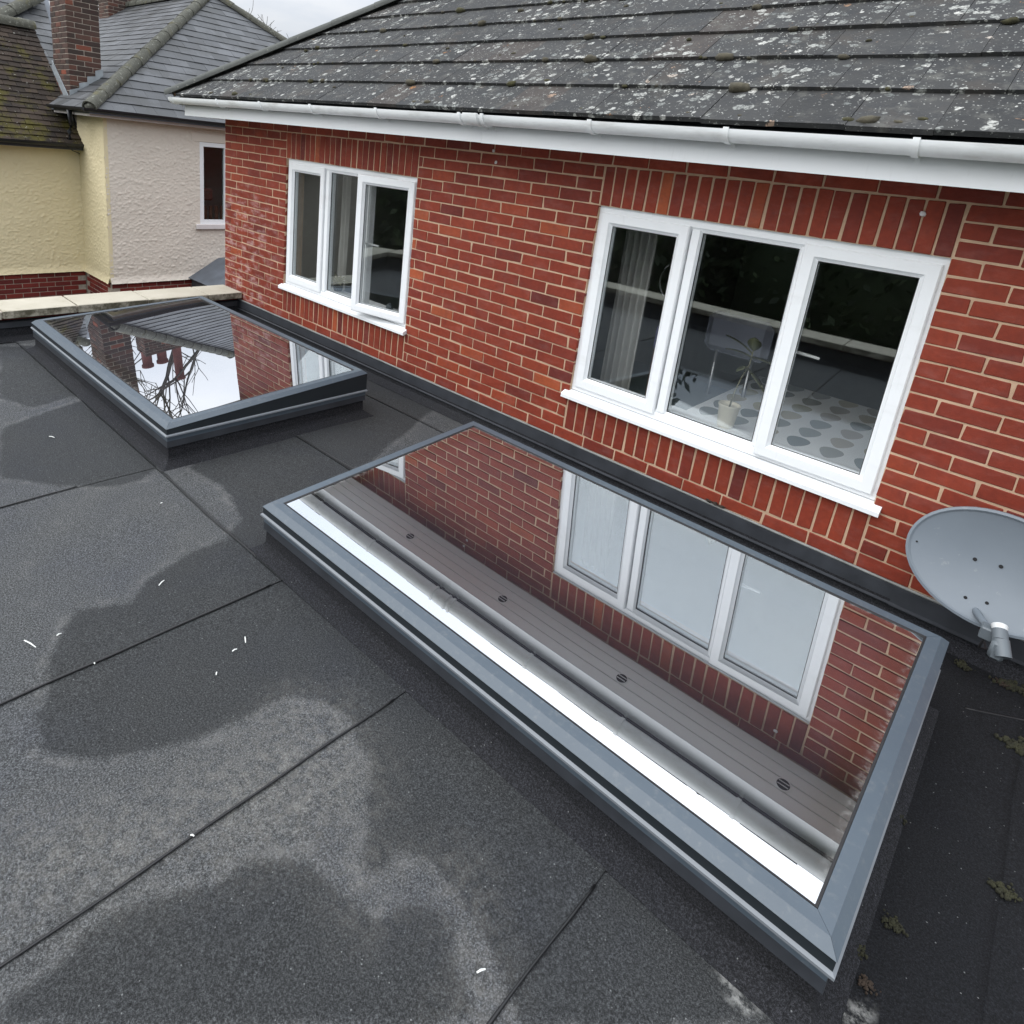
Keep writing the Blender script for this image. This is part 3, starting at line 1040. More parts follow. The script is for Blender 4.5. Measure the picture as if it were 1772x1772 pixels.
# ------------------------------------------------------------------ windows
def window(x0, ang, name_label):
    W_, zs0, zt = 1.735, .270, 1.420
    x0 += (1.755 - 1.735) / 2 if x0 < 1 else 0
    fr = MB()
    yb = .022
    ring_xz(fr, x0, x0 + W_, zs0, zt, [(0, yb + .065), (0, yb), (.038, yb), (.046, yb + .008), (.062, yb + .018), (.062, yb + .065)])
    for (a, b) in ((.575, .637), (1.130, 1.182)):
        fr.prism([(x0 + a, yb + .065, zs0 + .05), (x0 + a, yb + .016, zs0 + .05), (x0 + a + .010, yb, zs0 + .05), (x0 + b - .010, yb, zs0 + .05), (x0 + b, yb + .016, zs0 + .05), (x0 + b, yb + .065, zs0 + .05)], (0, 0, zt - zs0 - .10))
    wn_ = fr.build('window', 'pvc', house)
    tag(wn_, name_label)
    # drip moulding on the frame head
    MB().prism([(x0 - .008, yb + .03, zt + .001), (x0 - .008, yb - .014, zt + .001), (x0 - .008, yb - .014, zt + .010), (x0 - .008, yb + .03, zt + .016)], (W_ + .012, 0, 0)).build('head_trim', 'pvc', wn_)
    # projecting sill
    MB().prism([(x0 - .035, .20, zs0 - .002), (x0 - .035, .015, zs0 - .004), (x0 - .035, -.034, zs0 - .024), (x0 - .035, -.038, zs0 - .030), (x0 - .035, -.038, zs0 - .052), (x0 - .035, -.030, zs0 - .055), (x0 - .035, -.004, zs0 - .043), (x0 - .035, .20, zs0 - .043)], (W_ + .068, 0, 0)).build('sill', 'pvc', wn_)
    SP = [(0, .058), (0, .006), (.006, 0), (.052, 0), (.060, .010), (.072, .020), (.072, .058)]

    def sash(a, b, z0, z1, yo, an):
        mb = MB()
        ring_xz(mb, a, b, z0, z1, [(i_, yo + y_) for i_, y_ in SP])
        gl_ = MB().box(a + .070, b - .070, yo + .026, yo + .046, z0 + .070, z1 - .070)
        gk = MB()
        ring_xz(gk, a + .0705, b - .0705, z0 + .0705, z1 - .0705, [(0, yo + .024), (0, yo + .0195), (.004, yo + .0195), (.004, yo + .024)])
        if an:
            R_ = Matrix.Rotation(an, 3, 'Z')
            c_ = Vector((b, yo + .05, 0))
            f = lambda p: c_ + R_ @ (p - c_)
            mb.xform(f); gl_.xform(f); gk.xform(f)
        mb.build('sash', 'pvc', wn_)
        gl_.build('pane', 'pane', wn_)
        gk.build('gasket', 'seal', wn_)
        return (lambda p: p) if not an else f
    sash(x0 + .027, x0 + .573, zs0 + .028, zt - .034, yb - .016, 0)
    f = sash(x0 + 1.158, x0 + 1.712, zs0 + .024, zt - .030, yb - .018, ang)
    MB().box(x0 + .639, x0 + 1.128, yb + .026, yb + .046, zs0 + .063, zt - .063).build('pane', 'pane', wn_)
    gk = MB()
    ring_xz(gk, x0 + .6375, x0 + 1.1295, zs0 + .0625, zt - .0625, [(0, yb + .024), (0, yb + .0195), (.004, yb + .0195), (.004, yb + .024)])
    gk.build('gasket', 'seal', wn_)
    # lever handle on the room side of the opening sash, seen through the glass
    h = MB().bbox(x0 + 1.172, x0 + 1.198, yb + .042, yb + .052, zs0 + .50, zs0 + .66, .003)
    h.tube([(x0 + 1.185, yb + .05, zs0 + .578), (x0 + 1.185, yb + .088, zs0 + .578), (x0 + 1.20, yb + .096, zs0 + .578), (x0 + 1.325, yb + .096, zs0 + .572)], [.008, .008, .009, .007], 8)
    h.xform(f)
    h.build('handle', 'lnb_cap', wn_, True, 40)
    # inner board
    MB().box(x0 - .02, x0 + W_ + .01, .203, .36, zs0 - .032, zs0 - .004).build('window_board', 'pvc', wn_)
    return x0


WX0 = window(0.0, math.radians(12.0), 'white window with its right sash swung open')
WX1 = window(3.330, math.radians(1.6), 'white window in front of the room with the leaf print cloth')

# rooms behind the windows
rm = MB()
rm.add([(-.89, .205, -.62), (XR, .205, -.62), (XR, 4.6, -.62), (-.89, 4.6, -.62), (-.89, .205, 1.70), (XR, .205, 1.70), (XR, 4.6, 1.70), (-.89, 4.6, 1.70)],
       [(0, 1, 2, 3), (4, 5, 6, 7), (2, 3, 7, 6), (1, 2, 6, 5), (3, 0, 4, 7)])
rm.box(2.45, 2.55, .21, 4.59, -.61, 1.69)
rm.build('room', 'room', house)

# ------------------------------------------------------------------ soffit, fascia, gutter
YFA = -.322
sof = MB()
ys_ = [-.002, -.075, -.150, -.225, YFA + .012]
for a, b in zip(ys_[:-1], ys_[1:]):
    sof.prism([(XL - .19, a, ZT + .010), (XL - .19, a - .004, ZT + .010), (XL - .19, a - .008, ZT), (XL - .19, b + .001, ZT), (XL - .19, b, ZT + .010)], (XR - XL + .19, 0, 0))
soffit = sof.build('soffit', 'soffit', house)
for vx in (-.05, .95, 2.03, 3.05, 4.05, 5.05, 6.05):
    v = MB().lathe([(.040, -.002), (.042, 0), (.042, .003)], (vx, -.188, ZT - .0015), 22)
    v = v.build('vent', 'soffit', soffit)
    h = MB().lathe([(.034, 0), (.034, .0012)], (vx, -.188, ZT - .0052), 20)
    h.build('vent_louvre', 'dark_vent', soffit)
    for k in (-.011, .011):
        MB().box(vx - .028, vx + .028, -.188 + k - .0022, -.188 + k + .0022, ZT - .0085, ZT - .0056).build('vent_bar', 'soffit', soffit)
fa = MB()
for (a, b) in ((-1.325, 2.640), (2.643, XR)):
    d = .0 if a < 0 else .002
    fa.prism([(a, YFA + .010, ZT - .010 - d), (a, YFA - d, ZT - .012 - d), (a, YFA - d, ZT + .150), (a, YFA + .010, ZT + .150)], (b - a, 0, 0))
fascia = fa.build('fascia', 'pvc', house)
MB().box(-1.328, -1.318, YFA + .012, 3.0, ZT - .010, ZT + .145).build('fascia', 'pvc', house)
gy0, gz0, gr0 = -.388, 1.856, .056


def gutter_path(x):
    return gz0 - .0008 * x


gt = MB()
xs_ = list(np.linspace(-1.42, XR, 24))
n = 13
for th0 in (0,):
    k0 = len(gt.v)
    for x in xs_:
        for r_ in (gr0, gr0 - .003):
            for j in range(n):
                t = math.pi * (1 + j / (n - 1))
                gt.v.append((x, gy0 - math.cos(t) * r_, gutter_path(x) + math.sin(t) * r_))
    st_ = 2 * n
    for i in range(len(xs_) - 1):
        for sgn in (0, n):
            for j in range(n - 1):
                a = k0 + i * st_ + sgn + j
                gt.f.append((a, a + 1, a + 1 + st_, a + st_))
        for j in (0, n - 1):
            a = k0 + i * st_ + j
            gt.f.append((a, a + n, a + n + st_, a + st_))
gutter = gt.build('gutter', 'gutter', house, True, 50)


def gutter_ring(x, w_, r_, name):
    mb = MB()
    k0 = 0
    m_ = 15
    for xx in (x - w_ / 2, x + w_ / 2):
        for rr in (r_, gr0 - .001):
            for j in range(m_):
                t = math.pi * (.965 + 1.07 * j / (m_ - 1))
                mb.v.append((xx, gy0 - math.cos(t) * rr, gutter_path(x) + math.sin(t) * rr))
    for j in range(m_ - 1):
        a = j
        mb.f += [(a, a + 1, a + 1 + 2 * m_, a + 2 * m_), (a + m_, a + 1 + m_, a + 1 + 3 * m_, a + 3 * m_), (a, a + 1, a + 1 + m_, a + m_), (a + 2 * m_, a + 1 + 2 * m_, a + 1 + 3 * m_, a + 3 * m_)]
    for a in (0, m_ - 1):
        mb.f.append((a, a + m_, a + 3 * m_, a + 2 * m_))
    # arm that fixes it to the fascia
    zc = gutter_path(x)
    mb.prism([(x - w_ * .4, gy0 + gr0 - .004, zc - .03), (x - w_ * .4, YFA - .003, zc - .075), (x - w_ * .4, YFA - .003, zc - .01), (x - w_ * .4, gy0 + gr0 - .004, zc + .004)], (w_ * .8, 0, 0))
    mb.build(name, 'gutter', gutter, True, 40)


for bx in (-1.36, -.44, .28, 1.0, 1.77, 3.47, 4.18, 4.90, 5.65, 6.4):
    gutter_ring(bx, .024, gr0 + .006, 'bracket')
for bx in (2.55, 2.685, 2.735):
    gutter_ring(bx, .020, gr0 + .009, 'bracket')
gutter_ring(2.64, .12, gr0 + .004, 'union')
# dark felt tray between tiles and gutter
MB().prism([(-1.40, YFA + .03, ZT + .14), (-1.40, -.375, gz0 - .022), (-1.40, -.377, gz0 - .026), (-1.40, YFA + .03, ZT + .10)], (XR + 1.4, 0, 0)).build('eaves_felt', 'flash', house)

# ------------------------------------------------------------------ main roof
PIT = math.radians(35)
EY, EZ, EX = -.402, 1.868, -1.43
Uv = np.array([1, 0, 0.]); Vv = np.array([0, math.cos(PIT), math.sin(PIT)])
RUN = 4.6
hx = RUN
roof = MB()
top = (EX + hx, EY + hx, EZ + hx * math.tan(PIT))
d0 = .020
roof.prism([(EX + .02, EY + .02, EZ - d0), (XR, EY + .02, EZ - d0), (XR, top[1], top[2] - d0), (top[0], top[1], top[2] - d0)], (0, .03, -.05))
roof.prism([(EX + .02, EY + .02, EZ - d0), (top[0], top[1], top[2] - d0), (EX + .02, EY + 2 * hx, EZ - d0)], (.03, 0, -.05))
roof_o = roof.build('roof', 'flash', house)
Ls = hx / math.cos(PIT)
tile_field(roof_o, 'roof_tile', 'tile', (EX, EY, EZ), Uv, Vv, [(0.02, 0), (XR - EX, 0), (XR - EX, 3.15), (3.15 * math.cos(PIT) + .02, 3.15)], .300, .300, .023, 300, .003, .020, .5, .07, rows=10, rest='tile_courses', len_over=.07)
# plain upper part beyond the picture
# hip caps
hd = np.array([1, 1, math.tan(PIT)]); hl = np.linalg.norm(hd); hd = hd / hl
hp0 = np.array([EX, EY, EZ + .010])
k = 0
t = -.02
while t < 6.2:
    ln = .44
    mb = MB()
    side = np.array([1, -1, 0]) / math.sqrt(2)
    upn = np.cross(side, hd); upn = upn if upn[2] > 0 else -upn
    vs_ = []
    for tt, rr in ((t, 1.06), (t + ln + .03, .98)):
        for j in range(9):
            a = math.pi * (j / 8 * 1.12 - .06)
            for r_ in (.105 * rr, .090 * rr):
                vs_.append(hp0 + hd * tt + side * math.cos(a) * r_ * 1.05 + upn * (math.sin(a) * r_ * .52 + .012))
    mb.v = [tuple(p) for p in vs_]
    for j in range(8):
        a = j * 2
        mb.f += [(a, a + 2, a + 20, a + 18), (a + 1, a + 3, a + 21, a + 19), (a, a + 1, a + 3, a + 2), (a + 18, a + 19, a + 21, a + 20)]
    mb.f += [(0, 1, 19, 18), (16, 17, 35, 34)]
    mb.build('hip_cap', 'hipcap', roof_o, True, 45)
    t += ln
# moss cushions along the laps
mm = MB(); m2 = MB()
for k in range(150):
    r_ = random.randint(1, 8) if k > 16 else 0
    u = random.uniform(.6 + r_ * .25, XR - EX - .8)
    v = r_ * .30 + (random.uniform(-.012, .012) if random.random() < .75 else random.uniform(.03, .26))
    v = max(v, .05)
    p = np.array([EX, EY, EZ]) + Uv * u + Vv * v
    nrm = np.array([0, -math.sin(PIT), math.cos(PIT)])
    p = p + nrm * .020
    sz = random.choice((.009, .012, .012, .016, .022, .03)) * random.uniform(.8, 1.2)
    (mm if random.random() < .45 else m2).blob(tuple(p), (sz * 1.5, sz, sz * .8))
tag(mm.build('moss', 'moss', roof_o, True), kind='stuff')
tag(m2.build('moss', 'moss_brown', roof_o, True), kind='stuff')

# ================================================================== ROOF LIGHTS
Z0, S_ = .1312, .0613
GY0, GY1 = -1.931, -.642


def roof_light(x0, x1, label):
    e = thing('roof_light', ((x0 + x1) / 2, (GY0 + GY1) / 2, ZR), label, 'roof light', None)

    def cor(off, z, tilt):
        P = [(x0 - off, GY0 - off), (x1 + off, GY0 - off), (x1 + off, GY1 + off), (x0 - off, GY1 + off)]
        return [(x, y, (Z0 + S_ * y + z) if tilt else z) for (x, y) in P]

    def ring(prof, name, mat, smooth=False, split=False):
        C_ = [cor(*q) for q in prof]
        n_ = len(prof)
        if split:
            for c_ in range(4):
                d_ = (c_ + 1) % 4
                mb = MB()
                vs_ = [C_[i][c_] for i in range(n_)] + [C_[i][d_] for i in range(n_)]
                # hair-line mitre
                a_, b_ = np.array(vs_[:n_]), np.array(vs_[n_:])
                u_ = (b_ - a_); u_ /= np.linalg.norm(u_, axis=1)[:, None]
                a_ = a_ + u_ * .0006; b_ = b_ - u_ * .0006
                mb.add(list(a_) + list(b_), [(i, (i + 1) % n_, n_ + (i + 1) % n_, n_ + i) for i in range(n_)] + [tuple(range(n_)), tuple(range(n_, 2 * n_))[::-1]])
                mb.build(name, mat, e, smooth)
        else:
            mb = MB()
            for C in C_:
                mb.v += C
            for i in range(n_):
                j = (i + 1) % n_
                for c_ in range(4):
                    d_ = (c_ + 1) % 4
                    mb.f.append((i * 4 + c_, i * 4 + d_, j * 4 + d_, j * 4 + c_))
            mb.build(name, mat, e, smooth)
    # felt-dressed kerb with a fillet at its foot
    ring([(.030, -.100, 0), (.050, -.102, 0), (.053, -.195, 0), (.062, -.212, 0), (.112, ZR + .006, 0), (.112, ZR - .01, 0), (-.03, ZR - .01, 0), (-.03, -.10, 0)], 'kerb', 'felt_new')
    ring([(.056, -.088, 0), (.060, -.090, 0), (.062, -.128, 0), (.052, -.130, 0)], 'kerb_skirt', 'flash')
    ring([(.0, -.0625, 0), (.060, -.0625, 0), (.060, -.100, 0), (.030, -.102, 0), (.0, -.10, 0)], 'lower_frame', 'alu')
    # drip edge: bright aluminium line
    ring([(.045, -.0465, 0), (.064, -.0465, 0), (.072, -.052, 0), (.072, -.060, 0), (.055, -.062, 0)], 'drip_edge', 'alu_edge')
    # mitred top rails, sloping with the glass
    ring([(.0, .0005, 1), (.040, .0015, 1), (.066, -.021, 1), (.064, -.024, 1), (.046, -.026, 1), (.046, -.049, 0), (.0, -.049, 0)], 'frame_rail', 'alu', False, True)
    ring([(.0465, -.027, 1), (.0640, -.0255, 1), (.0640, -.046, 0), (.0465, -.046, 0)], 'dark_strip', 'alu_dark')  # separate ring in a darker colour between the rail chamfer and drip edge
    # rubber bead round the pane
    ring([(-.008, -.0005, 1), (-.001, .0012, 1), (-.001, -.012, 1), (-.008, -.012, 1)], 'gasket', 'seal')
    # the pane sags a little under its own weight
    nx, ny = 72, 44
    V, F = [], []
    fr_, rd_ = [], []
    for j in range(ny + 1):
        for i in range(nx + 1):
            a, b = i / nx, j / ny
            x = x0 + .004 + (x1 - x0 - .008) * a
            y = GY0 + .004 + (GY1 - GY0 - .008) * b
            sag = -.0016 * (4 * a * (1 - a)) * (4 * b * (1 - b))
            rip = .00010 * noise.noise(Vector((x * 3.5, y * 3.5, 1.7)))
            V.append((x, y, Z0 + S_ * y - .0035 + sag + rip))
            d = min(x - x0, x1 - x, y - GY0, GY1 - y)
            fr_.append(max(0, min(1, (.105 - d) / .012)))
            rd_.append(max(0, 1 - d / .035))
    for j in range(ny):
        for i in range(nx):
            q = j * (nx + 1) + i
            F.append((q, q + 1, q + nx + 2, q + nx + 1))
    base = len(V)
    rim = [i for i in range(nx + 1)] + [(j + 1) * (nx + 1) - 1 for j in range(1, ny + 1)] + [ny * (nx + 1) + i for i in range(nx - 1, -1, -1)] + [j * (nx + 1) for j in range(ny - 1, 0, -1)]
    V += [(V[i][0], V[i][1], V[i][2] - .028) for i in rim]
    fr_ += [1.0] * len(rim)
    rd_ += [0.0] * (2 * len(rim))
    n_ = len(rim)
    top2 = len(V)
    V += [V[i] for i in rim]
    fr_ += [1.0] * n_
    F += [(top2 + i, base + i, base + (i + 1) % n_, top2 + (i + 1) % n_) for i in range(n_)]
    F.append(tuple(base + i for i in range(n_))[::-1])
    me = bpy.data.meshes.new('glass')
    me.from_pydata(V, [], F)
    me.materials.append(MT['solar'])
    a = me.attributes.new('frit', 'FLOAT', 'POINT')
    a.data.foreach_set('value', np.array(fr_, np.float32))
    a = me.attributes.new('rimd', 'FLOAT', 'POINT')
    a.data.foreach_set('value', np.array(rd_, np.float32))
    sm = [True] * (nx * ny) + [False] * (len(F) - nx * ny)
    me.polygons.foreach_set('use_smooth', sm)
    me.update()
    place('glass', me, e)
    return e


RL1 = roof_light(-.383, 1.963, 'anthracite framed flat roof light reflecting the chimney, next to the stone coping')
RL2 = roof_light(3.112, 5.420, 'anthracite framed flat roof light mirroring the window, next to the satellite dish')

# ================================================================== PARAPET
par = thing('parapet_wall', (-.94, -2.5, ZG), 'low parapet wall topped with pale stone coping slabs', 'parapet')
pw_ = MB().box(-1.06, -.82, -4.9, -.004, ZG, -.052).build('wall', 'plinth_brick', par)
MB().prism([(-.819, -4.9, -.075), (-.806, -4.9, -.078), (-.800, -4.9, -.21), (-.735, -4.9, ZR + .008), (-.819, -4.9, ZR + .008)], (0, 4.895, 0)).build('felt_upstand', 'felt_new', par)
MB().box(-.797, -.789, -4.9, -.04, -.135, -.088).build('upstand_trim', 'flash', par)
ys = [0.0 - .006, -.372, -.955, -1.565, -2.12, -2.72, -3.32, -3.92, -4.52, -5.1]
for a, b in zip(ys[:-1], ys[1:]):
    mb = MB().bbox(-1.140, -.748, b + .005, a - .005, -.050 + random.uniform(-.003, .003), .018 + random.uniform(-.004, .004), .005)
    mb.build('coping_stone', 'coping', par)
for y in ys[1:-1]:
    MB().bbox(-1.125, -.765, y - .012, y + .012, -.046, .008, .003).build('joint', 'old_mortar', par)
front = thing('parapet_wall', (2.8, -5.0, ZG), 'pale coped parapet wall along the garden edge of the flat roof', 'parapet')
MB().box(-.74, 6.9, -5.18, -4.86, ZG, -.052).build('wall', 'plinth_brick', front)
MB().prism([(-.74, -4.859, -.07), (-.74, -4.846, -.074), (-.74, -4.84, -.21), (-.74, -4.77, ZR + .008), (-.74, -4.859, ZR + .008)], (7.6, 0, 0)).build('felt_upstand', 'felt_new', front)
x = -.74
while x < 6.8:
    MB().bbox(x + .004, x + .596, -5.24, -4.80, -.05, .018, .005).build('coping_stone', 'coping', front)
    x += .6

# ================================================================== NEIGHBOUR HOUSE
nb = thing('neighbour_house', (-7.5, 1.0, ZG), 'cream rendered neighbouring house with slate hipped roof and brick chimneys', 'house')
XY, XP, YC = -6.2, -5.14, .24


def rough_wall(P0, du, dv, nu, nv, nrm, amp, bell=0.0):
    """roughcast sheet: grid with real relief"""
    V, F = [], []
    P0, du, dv, nrm = (np.array(a, float) for a in (P0, du, dv, nrm))
    for j in range(nv + 1):
        for i in range(nu + 1):
            p = P0 + du * i / nu + dv * j / nv
            q = Vector(p)
            h = noise.fractal(Vector((q.x * 17 + q.y * 4, q.y * 17, q.z * 26)), 1.0, 2.0, 3)
            h = abs(h) * amp * .75 + noise.noise(q * 3.0) * amp * .3
            out = bell * max(0, 1 - (j / nv) * np.linalg.norm(dv) / .11) ** 1.5
            V.append(tuple(p + nrm * (h + out)))
    for j in range(nv):
        for i in range(nu):
            a = j * (nu + 1) + i
            F.append((a, a + 1, a + nu + 2, a + nu + 1))
    return MB().add(V, F)


ZPL = -.83
WY0, WY1, WZ0, WZ1 = 1.66, 2.62, .05, 1.43
core = MB()
core.box(-13, XY - .03, -6.5, YC + .05, ZG, 1.10)
core.box(-13, XP - .03, YC + .03, WY0 - .22, ZG, 1.62)
core.box(-13, XP - .03, WY1 + .42, 7.0, ZG, 1.62)
core.box(-13, XP - 1.62, WY0 - .21, WY1 + .41, ZG, 1.62)
core.build('wall_core', 'old_mortar', nb)
rough_wall((XY, -2.6, ZPL), (0, 2.6 + YC, 0), (0, 0, 1.92), 230, 150, (1, 0, 0), .017, .035).build('yellow_wall', 'render_yellow', nb, True)
rough_wall((XY, YC, ZPL), (XP - XY, 0, 0), (0, 0, 2.43), 80, 180, (0, -1, 0), .017, .035).build('yellow_wall', 'render_yellow', nb, True)
# pale wall in pieces round its window
for (a, b, c_, d_, bl) in ((YC, WY0, ZPL, 1.60, .035), (WY0, WY1, ZPL, WZ0, .035), (WY0, WY1, WZ1, 1.60, 0), (WY1, 4.6, ZPL, 1.60, .035)):
    rough_wall((XP, a, c_), (0, b - a, 0), (0, 0, d_ - c_), max(4, int((b - a) / .0125)), max(4, int((d_ - c_) / .0125)), (1, 0, 0), .017, bl).build('pale_wall', 'render_pink', nb, True)
# corner bead in the yellow colour, lower rendered lip
MB().box(XP - .10, XP + .006, YC - .004, YC + .05, ZPL + .02, 1.59).build('corner_band', 'render_yellow', nb)
# brick plinth
pl = MB()
pl.box(XY - .02, XY - .006, -2.6, YC - .006, ZG, ZPL - .004)
pl.box(XY - .006, XP - .006, YC + .006, YC + .02, ZG, ZPL - .004)
pl.box(XP - .02, XP - .006, YC + .02, 4.6, ZG, ZPL - .004)
plo = pl.build('plinth', 'old_mortar', nb)
cnt = 0
jr = []
for i in range(14):
    zc = ZPL - .042 - i * .075
    y = YC - .01 - (.1125 if i % 2 else 0)
    while y > -2.6:
        me = brick_mesh(.215, .065, .02, 'plinth_brick', 'x')
        ar = px_area([(XY, y, zc - .03), (XY, y - .2, zc - .03), (XY, y - .2, zc + .03), (XY, y, zc + .03)])
        q = (XY, y - .1075, zc)
        if ar > 60 and proj(q)[1] < 540:
            place('brick', me, plo, q)
        else:
            jr.append((me, q))
        y -= .225
    x = XP - .03 - (.1125 if i % 2 else 0)
    while x > XY + .2:
        me = brick_mesh(.215, .065, .02, 'plinth_brick', 'y')
        q = (x - .1075, YC, zc)
        place('brick', me, plo, q) if i < 5 else jr.append((me, q))
        x -= .225
    y = YC + .13 + (.1125 if i % 2 else 0)
    while y < 3:
        me = brick_mesh(.215, .065, .02, 'plinth_brick', 'x')
        q = (XP, y, zc)
        place('brick', me, plo, q) if i < 4 else jr.append((me, q))
        y += .225
tag(join_meshes(jr).build('brick_courses', 'plinth_brick', plo), kind='stuff')
# the neighbour's window
nwin = MB()


def ring_yz(mb, x, y0, y1, z0, z1, t_, d_):
    mb.box(x - d_, x, y0, y0 + t_, z0, z1); mb.box(x - d_, x, y1 - t_, y1, z0, z1)
    mb.box(x - d_, x - .001, y0 + t_, y1 - t_, z0, z0 + t_); mb.box(x - d_, x - .001, y0 + t_, y1 - t_, z1 - t_, z1)


ring_yz(nwin, XP + .004, WY0, WY1, WZ0 + .03, WZ1 - .06, .065, .06)
nwin.box(XP - .056, XP + .002, WY0 + .42, WY0 + .47, WZ0 + .095, WZ1 - .125)
nwo = nwin.build('window', 'pvc', nb)
MB().box(XP - .045, XP - .035, WY0 + .05, WY1 - .05, WZ0 + .08, WZ1 - .11).build('pane', 'far_pane', nwo)
MB().bbox(XP - .06, XP + .05, WY0 - .08, WY1 + .08, WZ0 - .055, WZ0 + .028, .008).build('sill', 'white_wood', nwo)
MB().bbox(XP - .06, XP + .012, WY0 - .14, WY1 + .14, WZ1 - .058, WZ1 + .07, .006).build('lintel', 'render_pink', nwo)
ri = MB().add([(XP - .07, WY0 - .2, -.4), (XP - .07, WY1 + .4, -.4), (XP - 1.6, WY1 + .4, -.4), (XP - 1.6, WY0 - .2, -.4), (XP - .07, WY0 - .2, 1.5), (XP - .07, WY1 + .4, 1.5), (XP - 1.6, WY1 + .4, 1.5), (XP - 1.6, WY0 - .2, 1.5)],
              [(0, 1, 2, 3), (4, 5, 6, 7), (2, 3, 7, 6), (1, 2, 6, 5), (3, 0, 4, 7)])
ri.build('room_recess', 'room', nwo)
bl = MB()
for k in range(5):
    bl.box(XP - .30, XP - .28, WY0 + .20 + k * .10, WY0 + .25 + k * .10, .12, .34)
bl.build('chair_slats', 'brown', nwo)
MB().bbox(XP - .42, XP - .34, WY0 + .16, WY0 + .40, .42, .62, .03).build('check_cushion', 'pot_red', nwo)
MB().box(XP - .52, XP - .48, WY0 + .10, WY0 + .22, .78, 1.30).build('inner_frame', 'white_wood', nwo)

# --- slate roof over the pale wall
NE, NP = (-4.93, 0.0, 1.68), math.atan(.70)
cp_, sp_ = math.cos(NP), math.sin(NP)
sr = MB()
ap = (-4.93 - 3.5, 3.5, 1.68 + 2.45)
lf = (-13.5, 3.5, ap[2])
for poly in ([(-4.93, 0, 1.66), (-4.93, 7, 1.66), (ap[0], ap[1], ap[2] - .02)], [(-4.93, 0, 1.66), (ap[0], ap[1], ap[2] - .02), (lf[0], lf[1], lf[2] - .02), (-13.5, 0, 1.66)]):
    sr.prism(poly, (0, 0, -.04))
sro = sr.build('slate_roof', 'lead_dark', nb)
Lr = 3.5 / cp_
tile_field(sro, 'slate', 'slate', NE, (0, 1, 0), (-cp_, 0, sp_), [(0.05, 0), (6.95, 0), (3.5, Lr)], .30, .205, .008, 230, .004, .010, .5, .03, rest='slate_courses', len_over=.05)
tile_field(sro, 'slate', 'slate', (-13.4, 0, 1.68), (1, 0, 0), (0, cp_, sp_), [(0, 0), (8.42, 0), (8.42 - 3.5, Lr), (0, Lr)], .30, .205, .008, 70, .004, .010, .5, .11, rest='slate_courses', len_over=.05)


def cap_run(a, b, r_, name, parent, mat='ridge', seg=.42):
    a, b = np.array(a, float), np.array(b, float)
    d = b - a; ln = np.linalg.norm(d); d /= ln
    sd_ = np.cross(d, (0, 0, 1)); sd_ /= np.linalg.norm(sd_)
    un = np.cross(sd_, d)
    t = 0
    while t < ln - .05:
        mb = MB()
        e_ = min(ln, t + seg + .03)
        for tt, k_ in ((t, 1.05), (e_, .97)):
            for j in range(9):
                an = math.pi * (j / 8 * 1.2 - .1)
                jit = 1 + random.uniform(-.05, .05)
                for rr in (r_, r_ * .8):
                    mb.v.append(tuple(a + d * tt + sd_ * math.cos(an) * rr * k_ * jit + un * (math.sin(an) * rr * k_ * jit * .9)))
        for j in range(8):
            q = j * 2
            mb.f += [(q, q + 2, q + 20, q + 18), (q + 1, q + 3, q + 21, q + 19), (q, q + 1, q + 3, q + 2), (q + 18, q + 19, q + 21, q + 20)]
        mb.f += [(0, 1, 19, 18), (16, 17, 35, 34)]
        mb.build(name, mat, parent, True, 50)
        t += seg


cap_run((-4.93, 0.0, 1.70), (ap[0], ap[1], ap[2] + .02), .095, 'hip_tile', sro)
MB().blob((-4.955, .025, 1.715), (.085, .085, .075), 9).build('mortar_end', 'ridge', sro, True)
cap_run((-4.93, 7.0, 1.70), (ap[0], ap[1], ap[2] + .02), .085, 'hip_tile', sro)
cap_run((ap[0], ap[1], ap[2] + .02), lf, .12, 'ridge_tile', sro)
# eaves: soffit board, black gutter
MB().box(-5.16, -4.985, .02, 6.9, 1.585, 1.660).build('fascia', 'white_wood', nb)
MB().box(-6.7, -5.16, .02, .10, 1.585, 1.655).build('fascia', 'white_wood', nb)


def half_gutter(a, b, r_, name, parent):
    a, b = np.array(a, float), np.array(b, float)
    d = (b - a) / np.linalg.norm(b - a)
    sd_ = np.cross(d, (0, 0, 1))
    mb = MB()
    for p in (a, b):
        for rr in (r_, r_ - .006):
            for j in range(9):
                t = math.pi * (1 + j / 8)
                mb.v.append(tuple(p + sd_ * math.cos(t) * rr + np.array([0, 0, math.sin(t) * rr])))
    for j in range(8):
        mb.f += [(j, j + 1, j + 19, j + 18), (j + 9, j + 10, j + 28, j + 27), (j, j + 1, j + 10, j + 9), (j + 18, j + 19, j + 28, j + 27)]
    mb.f += [(0, 9, 27, 18), (8, 17, 35, 26)]
    return mb.build(name, 'black_pvc', parent, True, 50)


half_gutter((-4.93, -.08, 1.690), (-4.93, 6.9, 1.690), .05, 'gutter', nb)
half_gutter((-6.45, -.05, 1.690), (-4.90, -.05, 1.690), .05, 'gutter', nb)
MB().tube([(-5.62, -.04, 1.66), (-5.62, -.02, 1.45), (-5.72, -.02, 1.34), (-5.72, -.02, 1.22)], .034, 10).build('downpipe', 'black_pvc', nb, True)

